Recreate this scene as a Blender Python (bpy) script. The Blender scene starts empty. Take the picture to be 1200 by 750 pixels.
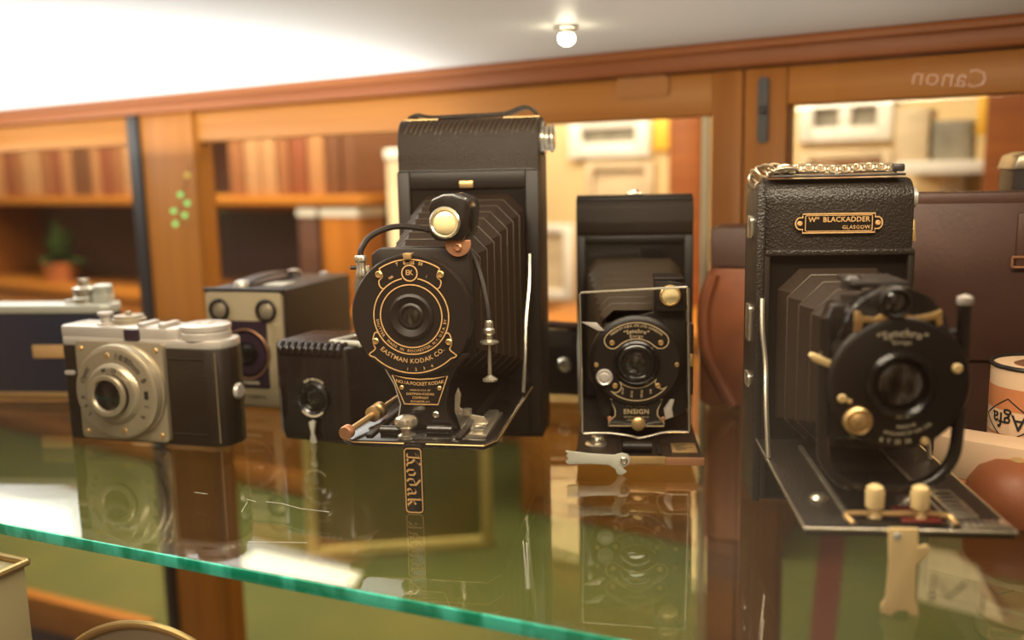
import bpy, bmesh, math, random
from mathutils import Vector, Matrix
random.seed(7)
S = bpy.context.scene
COL = S.collection
PI = math.pi
rad = math.radians

# ------------------------------------------------------------------ camera geometry
FPX = 1100.0
PITCH = math.atan(175/1100)
ROLL = rad(1.2)
CAM = Vector((0, 0, .178))
F_ = Vector((0, math.cos(PITCH), -math.sin(PITCH)))
R0 = Vector((1, 0, 0)); U0 = Vector((0, math.sin(PITCH), math.cos(PITCH)))
RV = math.cos(ROLL)*R0 - math.sin(ROLL)*U0
UV = math.sin(ROLL)*R0 + math.cos(ROLL)*U0
def ray(x, y): return F_ + RV*((x-600)/FPX) - UV*((y-375)/FPX)
def G(x, y, z=0.):
    d = ray(x, y); return CAM + d*((z-CAM.z)/d.z)
def D(x, y, Y):
    d = ray(x, y); return CAM + d*(Y/d.y)
AB = rad(32.7)                                  # the back of the case runs at this angle
BU = Vector((math.cos(AB), -math.sin(AB), 0)); BN = Vector((-math.sin(AB), -math.cos(AB), 0))
B0 = Vector((.0053, .95, 0))
def Bp(x, y, off=0.):                           # (t, z) on a vertical plane `off` behind the case back
    d = ray(x, y); P0 = B0 - BN*off
    P = CAM + d*(((P0-CAM).dot(BN))/d.dot(BN))
    return (P-B0).dot(BU), P.z
YAWB = -32.7

# ------------------------------------------------------------------ materials
def mat(name, col, rough=.5, metal=0., bump=None, var=None, coat=0., spec=.5, trans=0., alpha=1.):
    m = bpy.data.materials.new(name); m.use_nodes = True
    nt = m.node_tree; b = nt.nodes['Principled BSDF']
    b.inputs['Base Color'].default_value = (*col, 1); b.inputs['Roughness'].default_value = rough
    b.inputs['Metallic'].default_value = metal; b.inputs['Coat Weight'].default_value = coat
    b.inputs['Specular IOR Level'].default_value = spec
    tc = nt.nodes.new('ShaderNodeTexCoord')
    if var:                                     # (other colour, scale xyz, contrast)
        mp = nt.nodes.new('ShaderNodeMapping'); mp.inputs['Scale'].default_value = var[1]
        nz = nt.nodes.new('ShaderNodeTexNoise'); nz.inputs['Scale'].default_value = 1; nz.inputs['Detail'].default_value = 5
        rp = nt.nodes.new('ShaderNodeValToRGB')
        rp.color_ramp.elements[0].position = .5-var[2]; rp.color_ramp.elements[1].position = .5+var[2]
        rp.color_ramp.elements[0].color = (*col, 1); rp.color_ramp.elements[1].color = (*var[0], 1)
        nt.links.new(tc.outputs['Object'], mp.inputs[0]); nt.links.new(mp.outputs[0], nz.inputs[0])
        nt.links.new(nz.outputs[0], rp.inputs[0]); nt.links.new(rp.outputs[0], b.inputs['Base Color'])
    if bump:                                    # (kind, scale, strength, distance)
        if bump[0] == 'voronoi':
            t = nt.nodes.new('ShaderNodeTexVoronoi'); o = t.outputs['Distance']
        else:
            t = nt.nodes.new('ShaderNodeTexNoise'); t.inputs['Detail'].default_value = 4; o = t.outputs[0]
        t.inputs['Scale'].default_value = bump[1]
        bp = nt.nodes.new('ShaderNodeBump'); bp.inputs['Strength'].default_value = bump[2]; bp.inputs['Distance'].default_value = bump[3]
        nt.links.new(tc.outputs['Object'], t.inputs['Vector'])
        nt.links.new(o, bp.inputs['Height']); nt.links.new(bp.outputs[0], b.inputs['Normal'])
    return m
def wood(name, c1, c2, axis='x', rough=.4, sc=1.):
    s = {'x': (2*sc, 60*sc, 60*sc), 'z': (60*sc, 60*sc, 2*sc)}[axis]
    return mat(name, c1, rough, var=(c2, s, .22), spec=.25)
def emit(name, col, k):
    m = bpy.data.materials.new(name); m.use_nodes = True; nt = m.node_tree
    nt.nodes.clear(); e = nt.nodes.new('ShaderNodeEmission'); o = nt.nodes.new('ShaderNodeOutputMaterial')
    e.inputs[0].default_value = (*col, 1); e.inputs[1].default_value = k
    nt.links.new(e.outputs[0], o.inputs[0]); return m
def pane_glass(name, tint, gain=1., base=.04, rough=0.):
    """thin clear sheet: passes light straight on, mirrors by Schlick's law on both sides"""
    m = bpy.data.materials.new(name); m.use_nodes = True; nt = m.node_tree; nt.nodes.clear()
    N = nt.nodes.new; o = N('ShaderNodeOutputMaterial'); mx = N('ShaderNodeMixShader')
    tr = N('ShaderNodeBsdfTransparent'); tr.inputs[0].default_value = (*tint, 1)
    gl = N('ShaderNodeBsdfGlossy'); gl.inputs['Roughness'].default_value = rough
    ge = N('ShaderNodeNewGeometry'); dt = N('ShaderNodeVectorMath'); dt.operation = 'DOT_PRODUCT'
    nt.links.new(ge.outputs['Normal'], dt.inputs[0]); nt.links.new(ge.outputs['Incoming'], dt.inputs[1])
    def mth(op, a, b):
        n = N('ShaderNodeMath'); n.operation = op
        for i, v in enumerate((a, b)):
            if v is None: continue
            if isinstance(v, (int, float)): n.inputs[i].default_value = v
            else: nt.links.new(v, n.inputs[i])
        return n.outputs[0]
    c = mth('ABSOLUTE', dt.outputs['Value'], None)
    f = mth('POWER', mth('SUBTRACT', 1., c), 5.)
    f = mth('MULTIPLY', mth('ADD', mth('MULTIPLY', f, 1-base), base), gain)
    nt.links.new(f, mx.inputs[0]); nt.links.new(tr.outputs[0], mx.inputs[1]); nt.links.new(gl.outputs[0], mx.inputs[2])
    nt.links.new(mx.outputs[0], o.inputs[0]); return m

M = dict(
 leather=mat('black_leather', (.017,.013,.01), .38, spec=.4, bump=('voronoi', 900, .55, .0006)),
 leather_fine=mat('fine_black_leather', (.024,.015,.009), .4, spec=.35, bump=('voronoi', 1300, .6, .0005)),
 enamel=mat('black_enamel', (.009,.007,.006), .22, coat=.5),
 satin=mat('satin_black', (.012,.008,.006), .4, spec=.35),
 matte=mat('matte_black', (.006,.004,.003), .8, spec=.08),
 bellows=mat('bellows_cloth', (.022,.013,.008), .4, spec=.35, bump=('noise', 500, .4, .0005)),
 bellows_brown=mat('brown_bellows_cloth', (.05,.033,.018), .42, bump=('noise', 400, .4, .0005)),
 gold=mat('gold_print', (.64,.38,.16), .45, metal=.2), gold_pale=mat('pale_gold_print', (.56,.42,.24), .5, metal=.1),
 cream_print=mat('cream_print', (.75,.66,.48), .5),
 nickel=mat('nickel', (.72,.66,.54), .25, metal=.9, bump=('noise', 300, .1, .0003)),
 brass=mat('brass', (.68,.45,.2), .32, metal=.75),
 copper=mat('copper', (.62,.3,.16), .35, metal=.7),
 silver=mat('satin_silver', (.6,.55,.5), .34, metal=.4),
 silver_warm=mat('champagne_metal', (.45,.38,.27), .33, metal=.6),
 chain_metal=mat('old_chain_metal', (.5,.4,.27), .35, metal=.85),
 worn_lit_edge=mat('worn_lit_leather_edge', (.055,.035,.02), .4),
 dark_glass=mat('lens_glass', (.012,.01,.008), .06, coat=1., spec=.8),
 bulbous=mat('finder_glass', (.85,.68,.36), .15, metal=.2),
 cream=mat('cream_paint', (.5,.4,.24), .45), plate_cream=mat('aged_cream_plate', (.36,.29,.18), .4),
 ivory=mat('ivory_metal', (.88,.66,.32), .36),
 purple=mat('dark_purple_panel', (.035,.02,.03), .25, coat=.4),
 bakelite=mat('streaked_bakelite', (.012,.009,.009), .2, var=((.024,.016,.012), (500, 500, 12), .2), coat=.4),
 navy=mat('navy_leatherette', (.018,.018,.035), .5, bump=('noise', 900, .4, .0004)),
 white_metal=mat('white_metal', (.6,.59,.5), .35, metal=.3),
 tan=mat('reddish_brown_leather', (.34,.1,.03), .5, var=((.2,.06,.025), (40,40,40), .3), bump=('noise', 300, .3, .0006)),
 dark_tan=mat('dark_brown_leather', (.06,.024,.016), .5, var=((.1,.045,.03), (25,25,25), .3), bump=('noise', 300, .3, .0006)),
 paper=mat('cream_paper', (.84,.58,.37), .6),
 carton_orange=mat('orange_card', (.62,.23,.09), .6),
 ink=mat('black_ink', (.02,.017,.015), .5),
 paper_white=mat('white_paper', (.62,.6,.54), .7),
 red=mat('dark_red_reflection', (.2,.018,.014), .5),
 ribbon=mat('dark_red_ribbon', (.075,.008,.005), .6),
 wood_h=wood('oiled_wood_rail', (.42,.165,.026), (.3,.105,.014), 'x'),
 wood_v=wood('oiled_wood_stile', (.38,.14,.022), (.27,.09,.012), 'z'),
 wood_dark=wood('red_brown_moulding', (.29,.09,.02), (.21,.06,.013), 'x'),
 wood_room=wood('orange_brown_panelling', (.46,.18,.04), (.34,.12,.026), 'z'),
 baize=mat('green_baize', (.085,.085,.012), .9, var=((.055,.07,.012), (6,6,6), .2)),
 carpet=mat('blue_carpet', (.12,.18,.4), .95, bump=('noise', 200, .5, .002)),
 wallpaint=mat('cream_wall', (.72,.55,.29), .8, var=((.66,.5,.27), (2,2,2), .3)),
 white=mat('white_paint', (.86,.84,.78), .5, var=((.8,.79,.75), (3,3,3), .3)),
 grey=mat('grey_photograph', (.17,.16,.13), .5, var=((.3,.28,.22), (14,14,14), .12)),
 photo_brown=mat('brown_photograph', (.34,.14,.06), .5, var=((.75,.55,.36), (16,16,16), .1)),
 yellow=mat('yellow_card', (.85,.5,.05), .5),
 pale=mat('pale_board', (.68,.56,.38), .6, var=((.5,.4,.27), (9,9,22), .15)),
 green_leaf=mat('green_leaf', (.05,.11,.025), .5),
 steel_dark=mat('dark_steel', (.02,.016,.014), .4),
 green_edge=mat('green_glass_edge', (.0,.46,.28), .14, var=((.1,.98,.78), (60,60,25), .08), coat=.6),  # paler green streaks are highlights put into the edge colour
 glass_shelf=pane_glass('shelf_glass', (.93,.985,.94), 1.35),
 glass_front=pane_glass('front_pane_glass', (.985,.99,.98), 1.0),
 glass_door=pane_glass('door_pane_glass', (.985,.985,.97), .6),
 bulb=emit('lamp_bulb', (1,.9,.65), 30),
 dot_green=emit('green_dot', (.35,1,.25), 1.3),  # glow stands in for small coloured reflections
 dot_yellow=emit('yellow_dot', (1,.7,.15), 1.),
)

# ------------------------------------------------------------------ mesh builder
class MB:
    def __init__(s): s.bm = bmesh.new()
    def _merge(s, b, mtx=None):
        if mtx is not None: b.transform(mtx)
        me = bpy.data.meshes.new('tmp'); b.to_mesh(me); b.free(); s.bm.from_mesh(me); bpy.data.meshes.remove(me)
        return s
    def box(s, x0, x1, y0, y1, z0, z1, bev=0., seg=2, mtx=None):
        b = bmesh.new(); bmesh.ops.create_cube(b, size=1)
        for v in b.verts:
            v.co = ((x0+x1)/2+v.co.x*(x1-x0), (y0+y1)/2+v.co.y*(y1-y0), (z0+z1)/2+v.co.z*(z1-z0))
        if bev > 0: bmesh.ops.bevel(b, geom=b.edges[:], offset=bev, segments=seg, affect='EDGES', profile=.5)
        return s._merge(b, mtx)
    def lathe(s, c, prof, axis='-y', seg=40, caps=True):
        """prof: (radius, distance along axis) pairs from the base point c"""
        b = bmesh.new(); rings = []
        for r, h in prof:
            if r <= 1e-7: rings.append([b.verts.new((0, 0, h))])
            else: rings.append([b.verts.new((r*math.cos(2*PI*k/seg), r*math.sin(2*PI*k/seg), h)) for k in range(seg)])
        for A, B in zip(rings, rings[1:]):
            if len(A) == 1 and len(B) == 1: continue
            for k in range(seg):
                k2 = (k+1) % seg
                if len(A) == 1: b.faces.new((A[0], B[k], B[k2]))
                elif len(B) == 1: b.faces.new((A[k], A[k2], B[0]))
                else: b.faces.new((A[k], A[k2], B[k2], B[k]))
        if caps:
            if len(rings[0]) > 1: b.faces.new(rings[0][::-1])
            if len(rings[-1]) > 1: b.faces.new(rings[-1])
        bmesh.ops.recalc_face_normals(b, faces=b.faces[:])
        if isinstance(axis, str):
            ax = {'z': Vector((0,0,1)), '-y': Vector((0,-1,0)), 'y': Vector((0,1,0)), 'x': Vector((1,0,0)), '-x': Vector((-1,0,0))}[axis]
        else: ax = Vector(axis).normalized()
        q = Vector((0,0,1)).rotation_difference(ax).to_matrix().to_4x4()
        return s._merge(b, Matrix.Translation(Vector(c)) @ q)
    def tube(s, pts, r, seg=10, closed=False):
        pts = [Vector(p) for p in pts]; n = len(pts); b = bmesh.new(); rings = []
        up = None
        for i, p in enumerate(pts):
            if closed: t = pts[(i+1) % n]-pts[i-1]
            else: t = pts[min(i+1, n-1)]-pts[max(i-1, 0)]
            t.normalize()
            if up is None:
                up = Vector((0,0,1)) if abs(t.z) < .9 else Vector((1,0,0))
            a = t.cross(up).normalized(); c = a.cross(t).normalized(); up = c
            rr = r[i] if isinstance(r, (list, tuple)) else r
            rings.append([b.verts.new(p + a*rr*math.cos(2*PI*k/seg) + c*rr*math.sin(2*PI*k/seg)) for k in range(seg)])
        prs = list(zip(rings, rings[1:])) + ([(rings[-1], rings[0])] if closed else [])
        for A, B in prs:
            for k in range(seg): b.faces.new((A[k], A[(k+1) % seg], B[(k+1) % seg], B[k]))
        if not closed: b.faces.new(rings[0][::-1]); b.faces.new(rings[-1])
        bmesh.ops.recalc_face_normals(b, faces=b.faces[:])
        return s._merge(b)
    def prism(s, poly, lo, hi, plane='xz', bev=0., mtx=None):
        """2D outline pushed from lo to hi along the third axis"""
        def P(u, v, w):
            return {'xz': (u, w, v), 'xy': (u, v, w), 'yz': (w, u, v)}[plane]
        b = bmesh.new()
        A = [b.verts.new(P(u, v, lo)) for u, v in poly]; B = [b.verts.new(P(u, v, hi)) for u, v in poly]
        n = len(poly); b.faces.new(A); b.faces.new(B[::-1])
        for k in range(n): b.faces.new((A[k], B[k], B[(k+1) % n], A[(k+1) % n]))
        bmesh.ops.recalc_face_normals(b, faces=b.faces[:])
        if bev > 0: bmesh.ops.bevel(b, geom=b.edges[:], offset=bev, segments=2, affect='EDGES', profile=.5)
        return s._merge(b, mtx)
    def strip(s, pts, w, y, closed=False, thick=.00025):
        """a raised printed line in the xz plane, its face at y"""
        n = len(pts); b = bmesh.new(); L = []; R = []
        for i in range(n):
            p = Vector(pts[i])
            if closed: a, c = Vector(pts[i-1]), Vector(pts[(i+1) % n])
            else: a, c = Vector(pts[max(i-1, 0)]), Vector(pts[min(i+1, n-1)])
            t = (c-a).normalized(); nn = Vector((-t.y, t.x))*w/2
            L.append([b.verts.new((p.x+nn.x, yy, p.y+nn.y)) for yy in (y, y+thick)])
            R.append([b.verts.new((p.x-nn.x, yy, p.y-nn.y)) for yy in (y, y+thick)])
        for i in range(n if closed else n-1):
            j = (i+1) % n
            b.faces.new((L[i][0], L[j][0], R[j][0], R[i][0]))
            b.faces.new((L[i][0], L[i][1], L[j][1], L[j][0])); b.faces.new((R[i][0], R[j][0], R[j][1], R[i][1]))
        bmesh.ops.recalc_face_normals(b, faces=b.faces[:])
        for f in b.faces:
            if abs(f.normal.y) > .9 and f.normal.y > 0: f.normal_flip()
        return s._merge(b)
    def text(s, txt, size, fn, align='CENTER', spacing=1.):
        """letters with every point mapped by fn(u, v) -> (x, y, z)"""
        cu = bpy.data.curves.new('t', 'FONT'); cu.body = txt; cu.size = size; cu.align_x = align; cu.align_y = 'CENTER'
        cu.offset = size*.011; cu.space_character = spacing; cu.resolution_u = 2
        o = bpy.data.objects.new('t', cu); me = bpy.data.meshes.new_from_object(o)
        b = bmesh.new(); b.from_mesh(me)
        for v in b.verts: v.co = fn(v.co.x, v.co.y)
        bpy.data.objects.remove(o); bpy.data.curves.remove(cu); bpy.data.meshes.remove(me)
        return s._merge(b)
    def raw(s, verts, faces):
        b = bmesh.new(); V = [b.verts.new(v) for v in verts]
        for f in faces: b.faces.new([V[i] for i in f])
        bmesh.ops.recalc_face_normals(b, faces=b.faces[:])
        return s._merge(b)
    def build(s, name, m, parent=None, smooth=True, mats=None):
        me = bpy.data.meshes.new(name); s.bm.to_mesh(me); s.bm.free()
        for mm in (mats or [M[m] if isinstance(m, str) else m]): me.materials.append(mm)
        if smooth:
            for p in me.polygons: p.use_smooth = True
            me.set_sharp_from_angle(angle=rad(35))
        o = bpy.data.objects.new(name, me); COL.objects.link(o)
        if parent: o.parent = parent
        return o
def flat(cx, cz, y): return lambda u, v: (cx+u, y, cz+v)
def arc_top(cx, cz, R, y): return lambda u, v: (cx+(R+v)*math.sin(u/R), y, cz+(R+v)*math.cos(u/R))
def arc_bot(cx, cz, R, y): return lambda u, v: (cx+(R-v)*math.sin(u/R), y, cz-(R-v)*math.cos(u/R))
def circ(cx, cz, R, a0=0, a1=360, n=48, end=True):     # degrees, clockwise from the top
    k = n if not end else n+1
    return [(cx+R*math.sin(rad(a0+(a1-a0)*i/n)), cz+R*math.cos(rad(a0+(a1-a0)*i/n))) for i in range(k)]
def smooth_path(pts, n=8):
    P = [Vector(p) for p in pts]; out = []
    for i in range(len(P)-1):
        a, b, c, d = P[max(i-1, 0)], P[i], P[i+1], P[min(i+2, len(P)-1)]
        for k in range(n):
            t = k/n
            out.append(.5*((2*b)+(c-a)*t+(2*a-5*b+4*c-d)*t*t+(3*b-a-3*c+d)*t**3))
    out.append(P[-1]); return out
def rrect(x0, x1, z0, z1, r, n=5):
    out = []
    for cx, cz, a in ((x1-r, z1-r, 0), (x0+r, z1-r, 90), (x0+r, z0+r, 180), (x1-r, z0+r, 270)):
        for k in range(n+1):
            t = rad(a+90*k/n); out.append((cx+r*math.cos(t), cz+r*math.sin(t)))
    return out
def thing(name, label, cat, loc=(0,0,0), yaw=0., group=None):
    o = bpy.data.objects.new(name, None); COL.objects.link(o); o.empty_display_size = .02
    o.location = loc; o.rotation_euler = (0, 0, rad(yaw)); o['label'] = label; o['category'] = cat
    if group: o['group'] = group
    return o
def tag(o, label, cat, group=None):
    o['label'] = label; o['category'] = cat
    if group: o['group'] = group
    return o
def struct(o): o['kind'] = 'structure'; return o
def screw(c, r, parent, m='gold', axis='-y'):
    return MB().lathe(c, [(r, 0), (r, r*.4), (r*.7, r*.7), (r*.66, r*.45), (0, r*.45)], axis, 14).build('screw', m, parent)
def bellows(y0, rect0, y1, rect1, n, d, ch):
    """pleated tube from rect0 at y0 to rect1 at y1; rect = (cx, cz, half width, half height)"""
    b = bmesh.new(); rings = []
    for i in range(2*n+1):
        t = i/(2*n); y = y0+(y1-y0)*t
        cx, cz, hw, hh = [rect0[k]+(rect1[k]-rect0[k])*t for k in range(4)]
        e = d if i % 2 else 0.
        hw -= e; hh -= e; c = ch+(d*.9 if i % 2 == 0 else 0)
        ring = [(cx-hw+c, cz+hh), (cx+hw-c, cz+hh), (cx+hw, cz+hh-c), (cx+hw, cz-hh+c), (cx+hw-c, cz-hh), (cx-hw+c, cz-hh), (cx-hw, cz-hh+c), (cx-hw, cz+hh-c)]
        rings.append([b.verts.new((x, y, z)) for x, z in ring])
    for A, B in zip(rings, rings[1:]):
        for k in range(8): b.faces.new((A[k], A[(k+1) % 8], B[(k+1) % 8], B[k]))
    crest = [[v.co.copy() for v in r_] for r_ in rings[2:-1:2]]
    bmesh.ops.recalc_face_normals(b, faces=b.faces[:])
    m = MB(); m._merge(b); m.crest = crest; return m
def crests(m, r, parent, mt='worn_lit_edge'):
    mb = MB()
    for c in m: mb.tube(c, r, 6, True)
    return mb.build('worn_creases', mt, parent)

# ================================================================== THE CASE
CASE_TOP = .2814
def bw(t, off, z): return (B0 + BU*t - BN*off).xyz.to_tuple()[:2] + (z,)
# helper: geometry written in the back frame (x = along the back, y = away from viewer, z up)
back = lambda name, label, cat, group=None: thing(name, label, cat, (B0.x, B0.y, 0), YAWB, group)

E0 = Vector((-.273, .4743, 0)); E1 = Vector((.0368, .3371, 0)); ED = (E1-E0).normalized(); EN = Vector((ED.y, -ED.x, 0))
if EN.y > 0: EN = -EN                            # towards the viewer
YAWE = math.degrees(math.atan2(ED.y, ED.x))
def ep(s, off): v = E0 + ED*s + EN*off; return (v.x, v.y)

case = thing('display_case', 'glazed orange-brown wooden display case around the cameras, with a white ceiling board', 'display case', (B0.x, B0.y, 0), YAWB)
inv = Matrix.Rotation(rad(-YAWB), 4, 'Z') @ Matrix.Translation((-B0.x, -B0.y, 0))
def cl(x, y):                                    # world xy -> case frame
    v = inv @ Vector((x, y, 0)); return (v.x, v.y)
fr0 = ep(-1.0, .06); fr1 = ep(1.1, .06)
poly = [cl(*fr0), cl(*fr1), (1.0, .03), (-1.75, .03)]
MB().prism(poly, CASE_TOP, CASE_TOP+.018, 'xy').build('ceiling_panel', 'white', case, False)['label'] = 'white painted ceiling board'
mb = MB(); mb.box(-1.75, 1.0, -.012, .03, .2605, CASE_TOP, .003)
mb.box(-1.75, 1.0, -.020, -.012, .2735, CASE_TOP, .002)
mb.build('cornice', 'wood_dark', case)['label'] = 'red-brown moulded rail along the top'
MB().box(-.487, -.479, -.002, .03, -.995, .2605, .001).build('door_stop', 'wood_v', case)
for t0, t1 in ((-.585, -.487),):
    MB().box(t0, t1, .0, .03, -.995, .2605, .003).build('post', 'wood_v', case)
st = MB().box(-.6075, -.5855, -.004, .006, -.995, .2605, .001).build('shelf_standard', 'steel_dark', case); st['label'] = 'dark metal upright'

def cabinet_door(label, t0, t1, z0, z1, sl, sr, rail_t, rail_b, extras=None):
    mb = MB(); mb.box(t0, t0+sl, .002, .026, z0, z1, .002); mb.box(t1-sr, t1, .002, .026, z0, z1, .002); nv = len(mb.bm.faces)
    mb.box(t0+sl-.0005, t1-sr+.0005, .003, .0255, z1-rail_t, z1, .0025); mb.box(t0+sl-.0005, t1-sr+.0005, .003, .0255, z0, z0+rail_b, .0025)
    mb.bm.faces.ensure_lookup_table()
    for f in mb.bm.faces[nv:]: f.material_index = 1
    d = mb.build('cabinet_door', 'wood_v', case, mats=[M['wood_v'], M['wood_h']]); d['label'] = label
    MB().box(t0+sl-.002, t1-sr+.002, .013, .016, z0+rail_b-.002, z1-rail_t+.002).build('pane', 'glass_door', d, False)
    return d
ZT = .2595
dA = cabinet_door('left glazed wooden cabinet door, beyond the dark metal upright', -1.7, -.6085, -.995, ZT, .05, .001, .0375, .04)
dB = cabinet_door('middle glazed wooden cabinet door behind the tall folding camera', -.478, .2325, -.995, ZT, .002, .028, .0375, .04)
MB().box(.1965, .2035, -.001, .004, -.58, .2215, .001).build('glazing_bead', 'cream', dB)['label'] = 'pale glazing bead'
t, z = Bp(752, 102)
pl = MB().prism(rrect(t-.026, t+.026, z-.009, z+.009, .004), -.0001, .003).build('label_holder', mat('dull_brass', (.34,.13,.025), .4, metal=.3), dB)
dC = cabinet_door('right glazed wooden cabinet door with a dark keyhole plate, behind the chained camera', .234, 1.0, -.995, ZT, .037, .05, .032, .04)
t, z0 = Bp(895, 168); t, z1 = Bp(895, 90)
lk = MB().prism(rrect(t-.0045, t+.0045, z0, z1, .004), -.001, .003)
lk.lathe((t, -.001, (z0+z1)/2), [(.0035, 0), (.0035, .003), (.002, .004), (0, .004)], '-y', 16)
lk.build('lock_plate', 'steel_dark', dC)['label'] = 'dark metal keyhole plate'

# --- shelf of glass
sh = thing('glass_shelf', 'clear glass shelf with a bright green front edge, carrying the cameras', 'shelf')
bp0 = (B0 + BU*-1.7 + BN*.03); bp1 = (B0 + BU*.9 + BN*.03)
outl = [ep(-.9, 0), ep(1.05, 0), (bp1.x, bp1.y), (bp0.x, bp0.y)]
TH = .0062
mb = MB()
n = len(outl); vv = [(x, y, 0) for x, y in outl] + [(x, y, -TH) for x, y in outl]
mb.raw(vv, [(0,1,2,3), (7,6,5,4)] )
mb.raw([(x, y, 0) for x, y in outl[1:]+outl[:1]] + [(x, y, -TH) for x, y in outl[1:]+outl[:1]], [(0,1,5,4), (1,2,6,5), (2,3,7,6)])
mb.build('slab', 'glass_shelf', sh, False)
e = MB(); a0 = Vector((*ep(-.9, 0), 0)); 
em = Matrix.Translation((E0.x, E0.y, 0)) @ Matrix.Rotation(rad(YAWE), 4, 'Z')
e.box(-.9, 1.05, -.0012, .0002, -TH, -.0002, .0005, mtx=em)
e.build('polished_edge', 'green_edge', sh)['label'] = 'bright green polished edge'
for pts in ([(228, 577), (243, 579)], [(289, 585), (300, 588)], [(312, 588), (330, 590), (352, 596), (386, 600)], [(283, 600), (290, 588)], [(613, 634), (618, 690)], [(617, 636), (620, 690)], [(290, 635), (360, 636)], [(1090, 697), (1094, 699)]):
    q_ = [G(a, b) for a, b in pts]
    MB().tube([(p.x, p.y, .00005) for p in q_], .00012, 5).build('scratch', 'white', sh)
sb = MB().box(-.604, -.589, -.05, -.004, -.018, -TH-.0002, .001).build('shelf_bracket', 'steel_dark', case)
sb2 = MB().box(.226, .240, -.05, .002, -.018, -TH-.0002, .001).build('shelf_bracket', 'steel_dark', case)

# --- front pane
fp = MB().box(-1.0, 1.1, -.002, .002, -.62, CASE_TOP, mtx=Matrix.Translation((E0.x+EN.x*.03, E0.y+EN.y*.03, 0)) @ Matrix.Rotation(rad(YAWE), 4, 'Z'))
fp.bm.transform(inv); fp.build('front_pane', 'glass_front', case, False)['label'] = 'large clear front glass between viewer and shelf'

# --- little lamp
P = D(664, 50, .1)
d = ray(664, 50); tt = (CASE_TOP-.012-CAM.z)/d.z; P = CAM + d*tt
lamp = thing('spotlight', 'small round glowing lamp fixed under the case ceiling', 'lamp', (P.x, P.y, CASE_TOP), 0); lamp.scale = (.75,)*3
MB().lathe((0,0,0), [(.012, 0), (.012, .003), (.0085, .0045), (.0085, .008)], (0,0,-1), 24).build('base', 'nickel', lamp)
MB().lathe((0,0,-.0065), [(.004, 0), (.0072, .002), (.0085, .0055), (.007, .0095), (.004, .0118), (0, .0125)], (0,0,-1), 24).build('bulb', 'bulb', lamp)

# ================================================================== FOLDING CAMERA, CENTRE
def stroke_text(mb, strokes, w, fn):
    """broad nib pen, 40 degrees"""
    nx, nz = w*math.cos(rad(40))/2, w*math.sin(rad(40))/2
    for poly in strokes:
        for (a, b), (c, d) in zip(poly, poly[1:]):
            q = [(a-nx, b-nz), (a+nx, b+nz), (c+nx, d+nz), (c-nx, d-nz)]
            mb.raw([fn(*p) for p in q], [(0, 1, 2, 3)])

K = thing('folding_camera', 'tall black folding camera, bellows out, gold-lettered face, long lettered leg, centre of shelf', 'camera', (-.027, .62, 0), -10)
prof = [(0, 0), (0, .196)] + [(.013-.013*math.cos(rad(a)), .196+.0165*math.sin(rad(a))) for a in range(15, 91, 15)] + [(.026, .2125), (.034, .208), (.037, .200), (.037, .004), (.033, 0)]
MB().prism(prof, -.047, .047, 'yz', .0012).build('body', 'leather_fine', K)
# front frame
mb = MB()
mb.box(-.047, -.0385, -.0035, .002, .004, .1785, .001); mb.box(.0385, .047, -.0035, .002, .004, .1785, .001)
mb.box(-.0385, .0385, -.0035, .002, .167, .1785, .001); mb.box(-.0385, .0385, -.0035, .002, .004, .036, .001)
mb.build('front_frame', 'satin', K)
MB().box(-.0385, .0385, -.0006, .0012, .036, .167).build('recess_panel', 'enamel', K)
MB().box(-.046, .046, -.004, -.0002, .1785, .1793, .0003).build('seam', 'enamel', K)
mb = MB(); mb.box(-.0047, .0047, -.0058, -.003, .1675, .1722, .0008); mb.build('catch', 'brass', K)
# roll wrinkles on the leather roll
mb = MB()
for i in range(26):
    x = -.042+i*.0034
    pts = [(x+.0016*k_, .013-.0128*math.cos(rad(a_)), .196+.0163*math.sin(rad(a_))) for k_, a_ in enumerate((24+5*math.sin(i*1.7), 42, 60, 74))]
    mb.tube(smooth_path(pts, 4), [.0002]+[.0008]*11+[.0002], 8)
mb.build('leather_creases', 'worn_lit_edge', K)  # lighter colour stands in for warm highlights on the creases
# strap handle
mb = MB()
sp = [(-.043, .2135), (-.036, .2155), (-.026, .2138), (0, .2142), (.022, .2148), (.033, .2182), (.039, .2180), (.0435, .2140)]
sp = [(v.x, v.z) for v in smooth_path([(a, 0, b) for a, b in sp], 5)]
mb.prism([(a, b+.0016) for a, b in sp]+[(a, b-.0009) for a, b in sp[::-1]], .014, .027, 'xz', .0003)
han = mb.build('strap_handle', 'leather_fine', K)
for x in (-.034, .034):
    MB().box(x-.012, x+.012, .0135, .0148, .2118, .2132, .0004).build('strap_plate', 'brass', K)
# winding key on the right end
mb = MB(); mb.lathe((.047, .019, .1985), [(.011, 0), (.011, .002), (.008, .003), (.008, .0045), (.004, .005), (.004, .008), (0, .008)], 'x', 28)
mb.tube([(.0535, .019+.008*math.cos(a), .1985+.008*math.sin(a)) for a in [2*PI*k/20 for k in range(20)]], .0013, 8, True)
mb.build('winding_key', 'nickel', K)
# bellows
_b = bellows(-.001, (0, .103, .0375, .060), -.112, (-.002, .104, .0235, .030), 9, .0036, .007); KB = _b.build('bellows', 'bellows', K); crests(_b.crest, .00035, KB)
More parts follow.
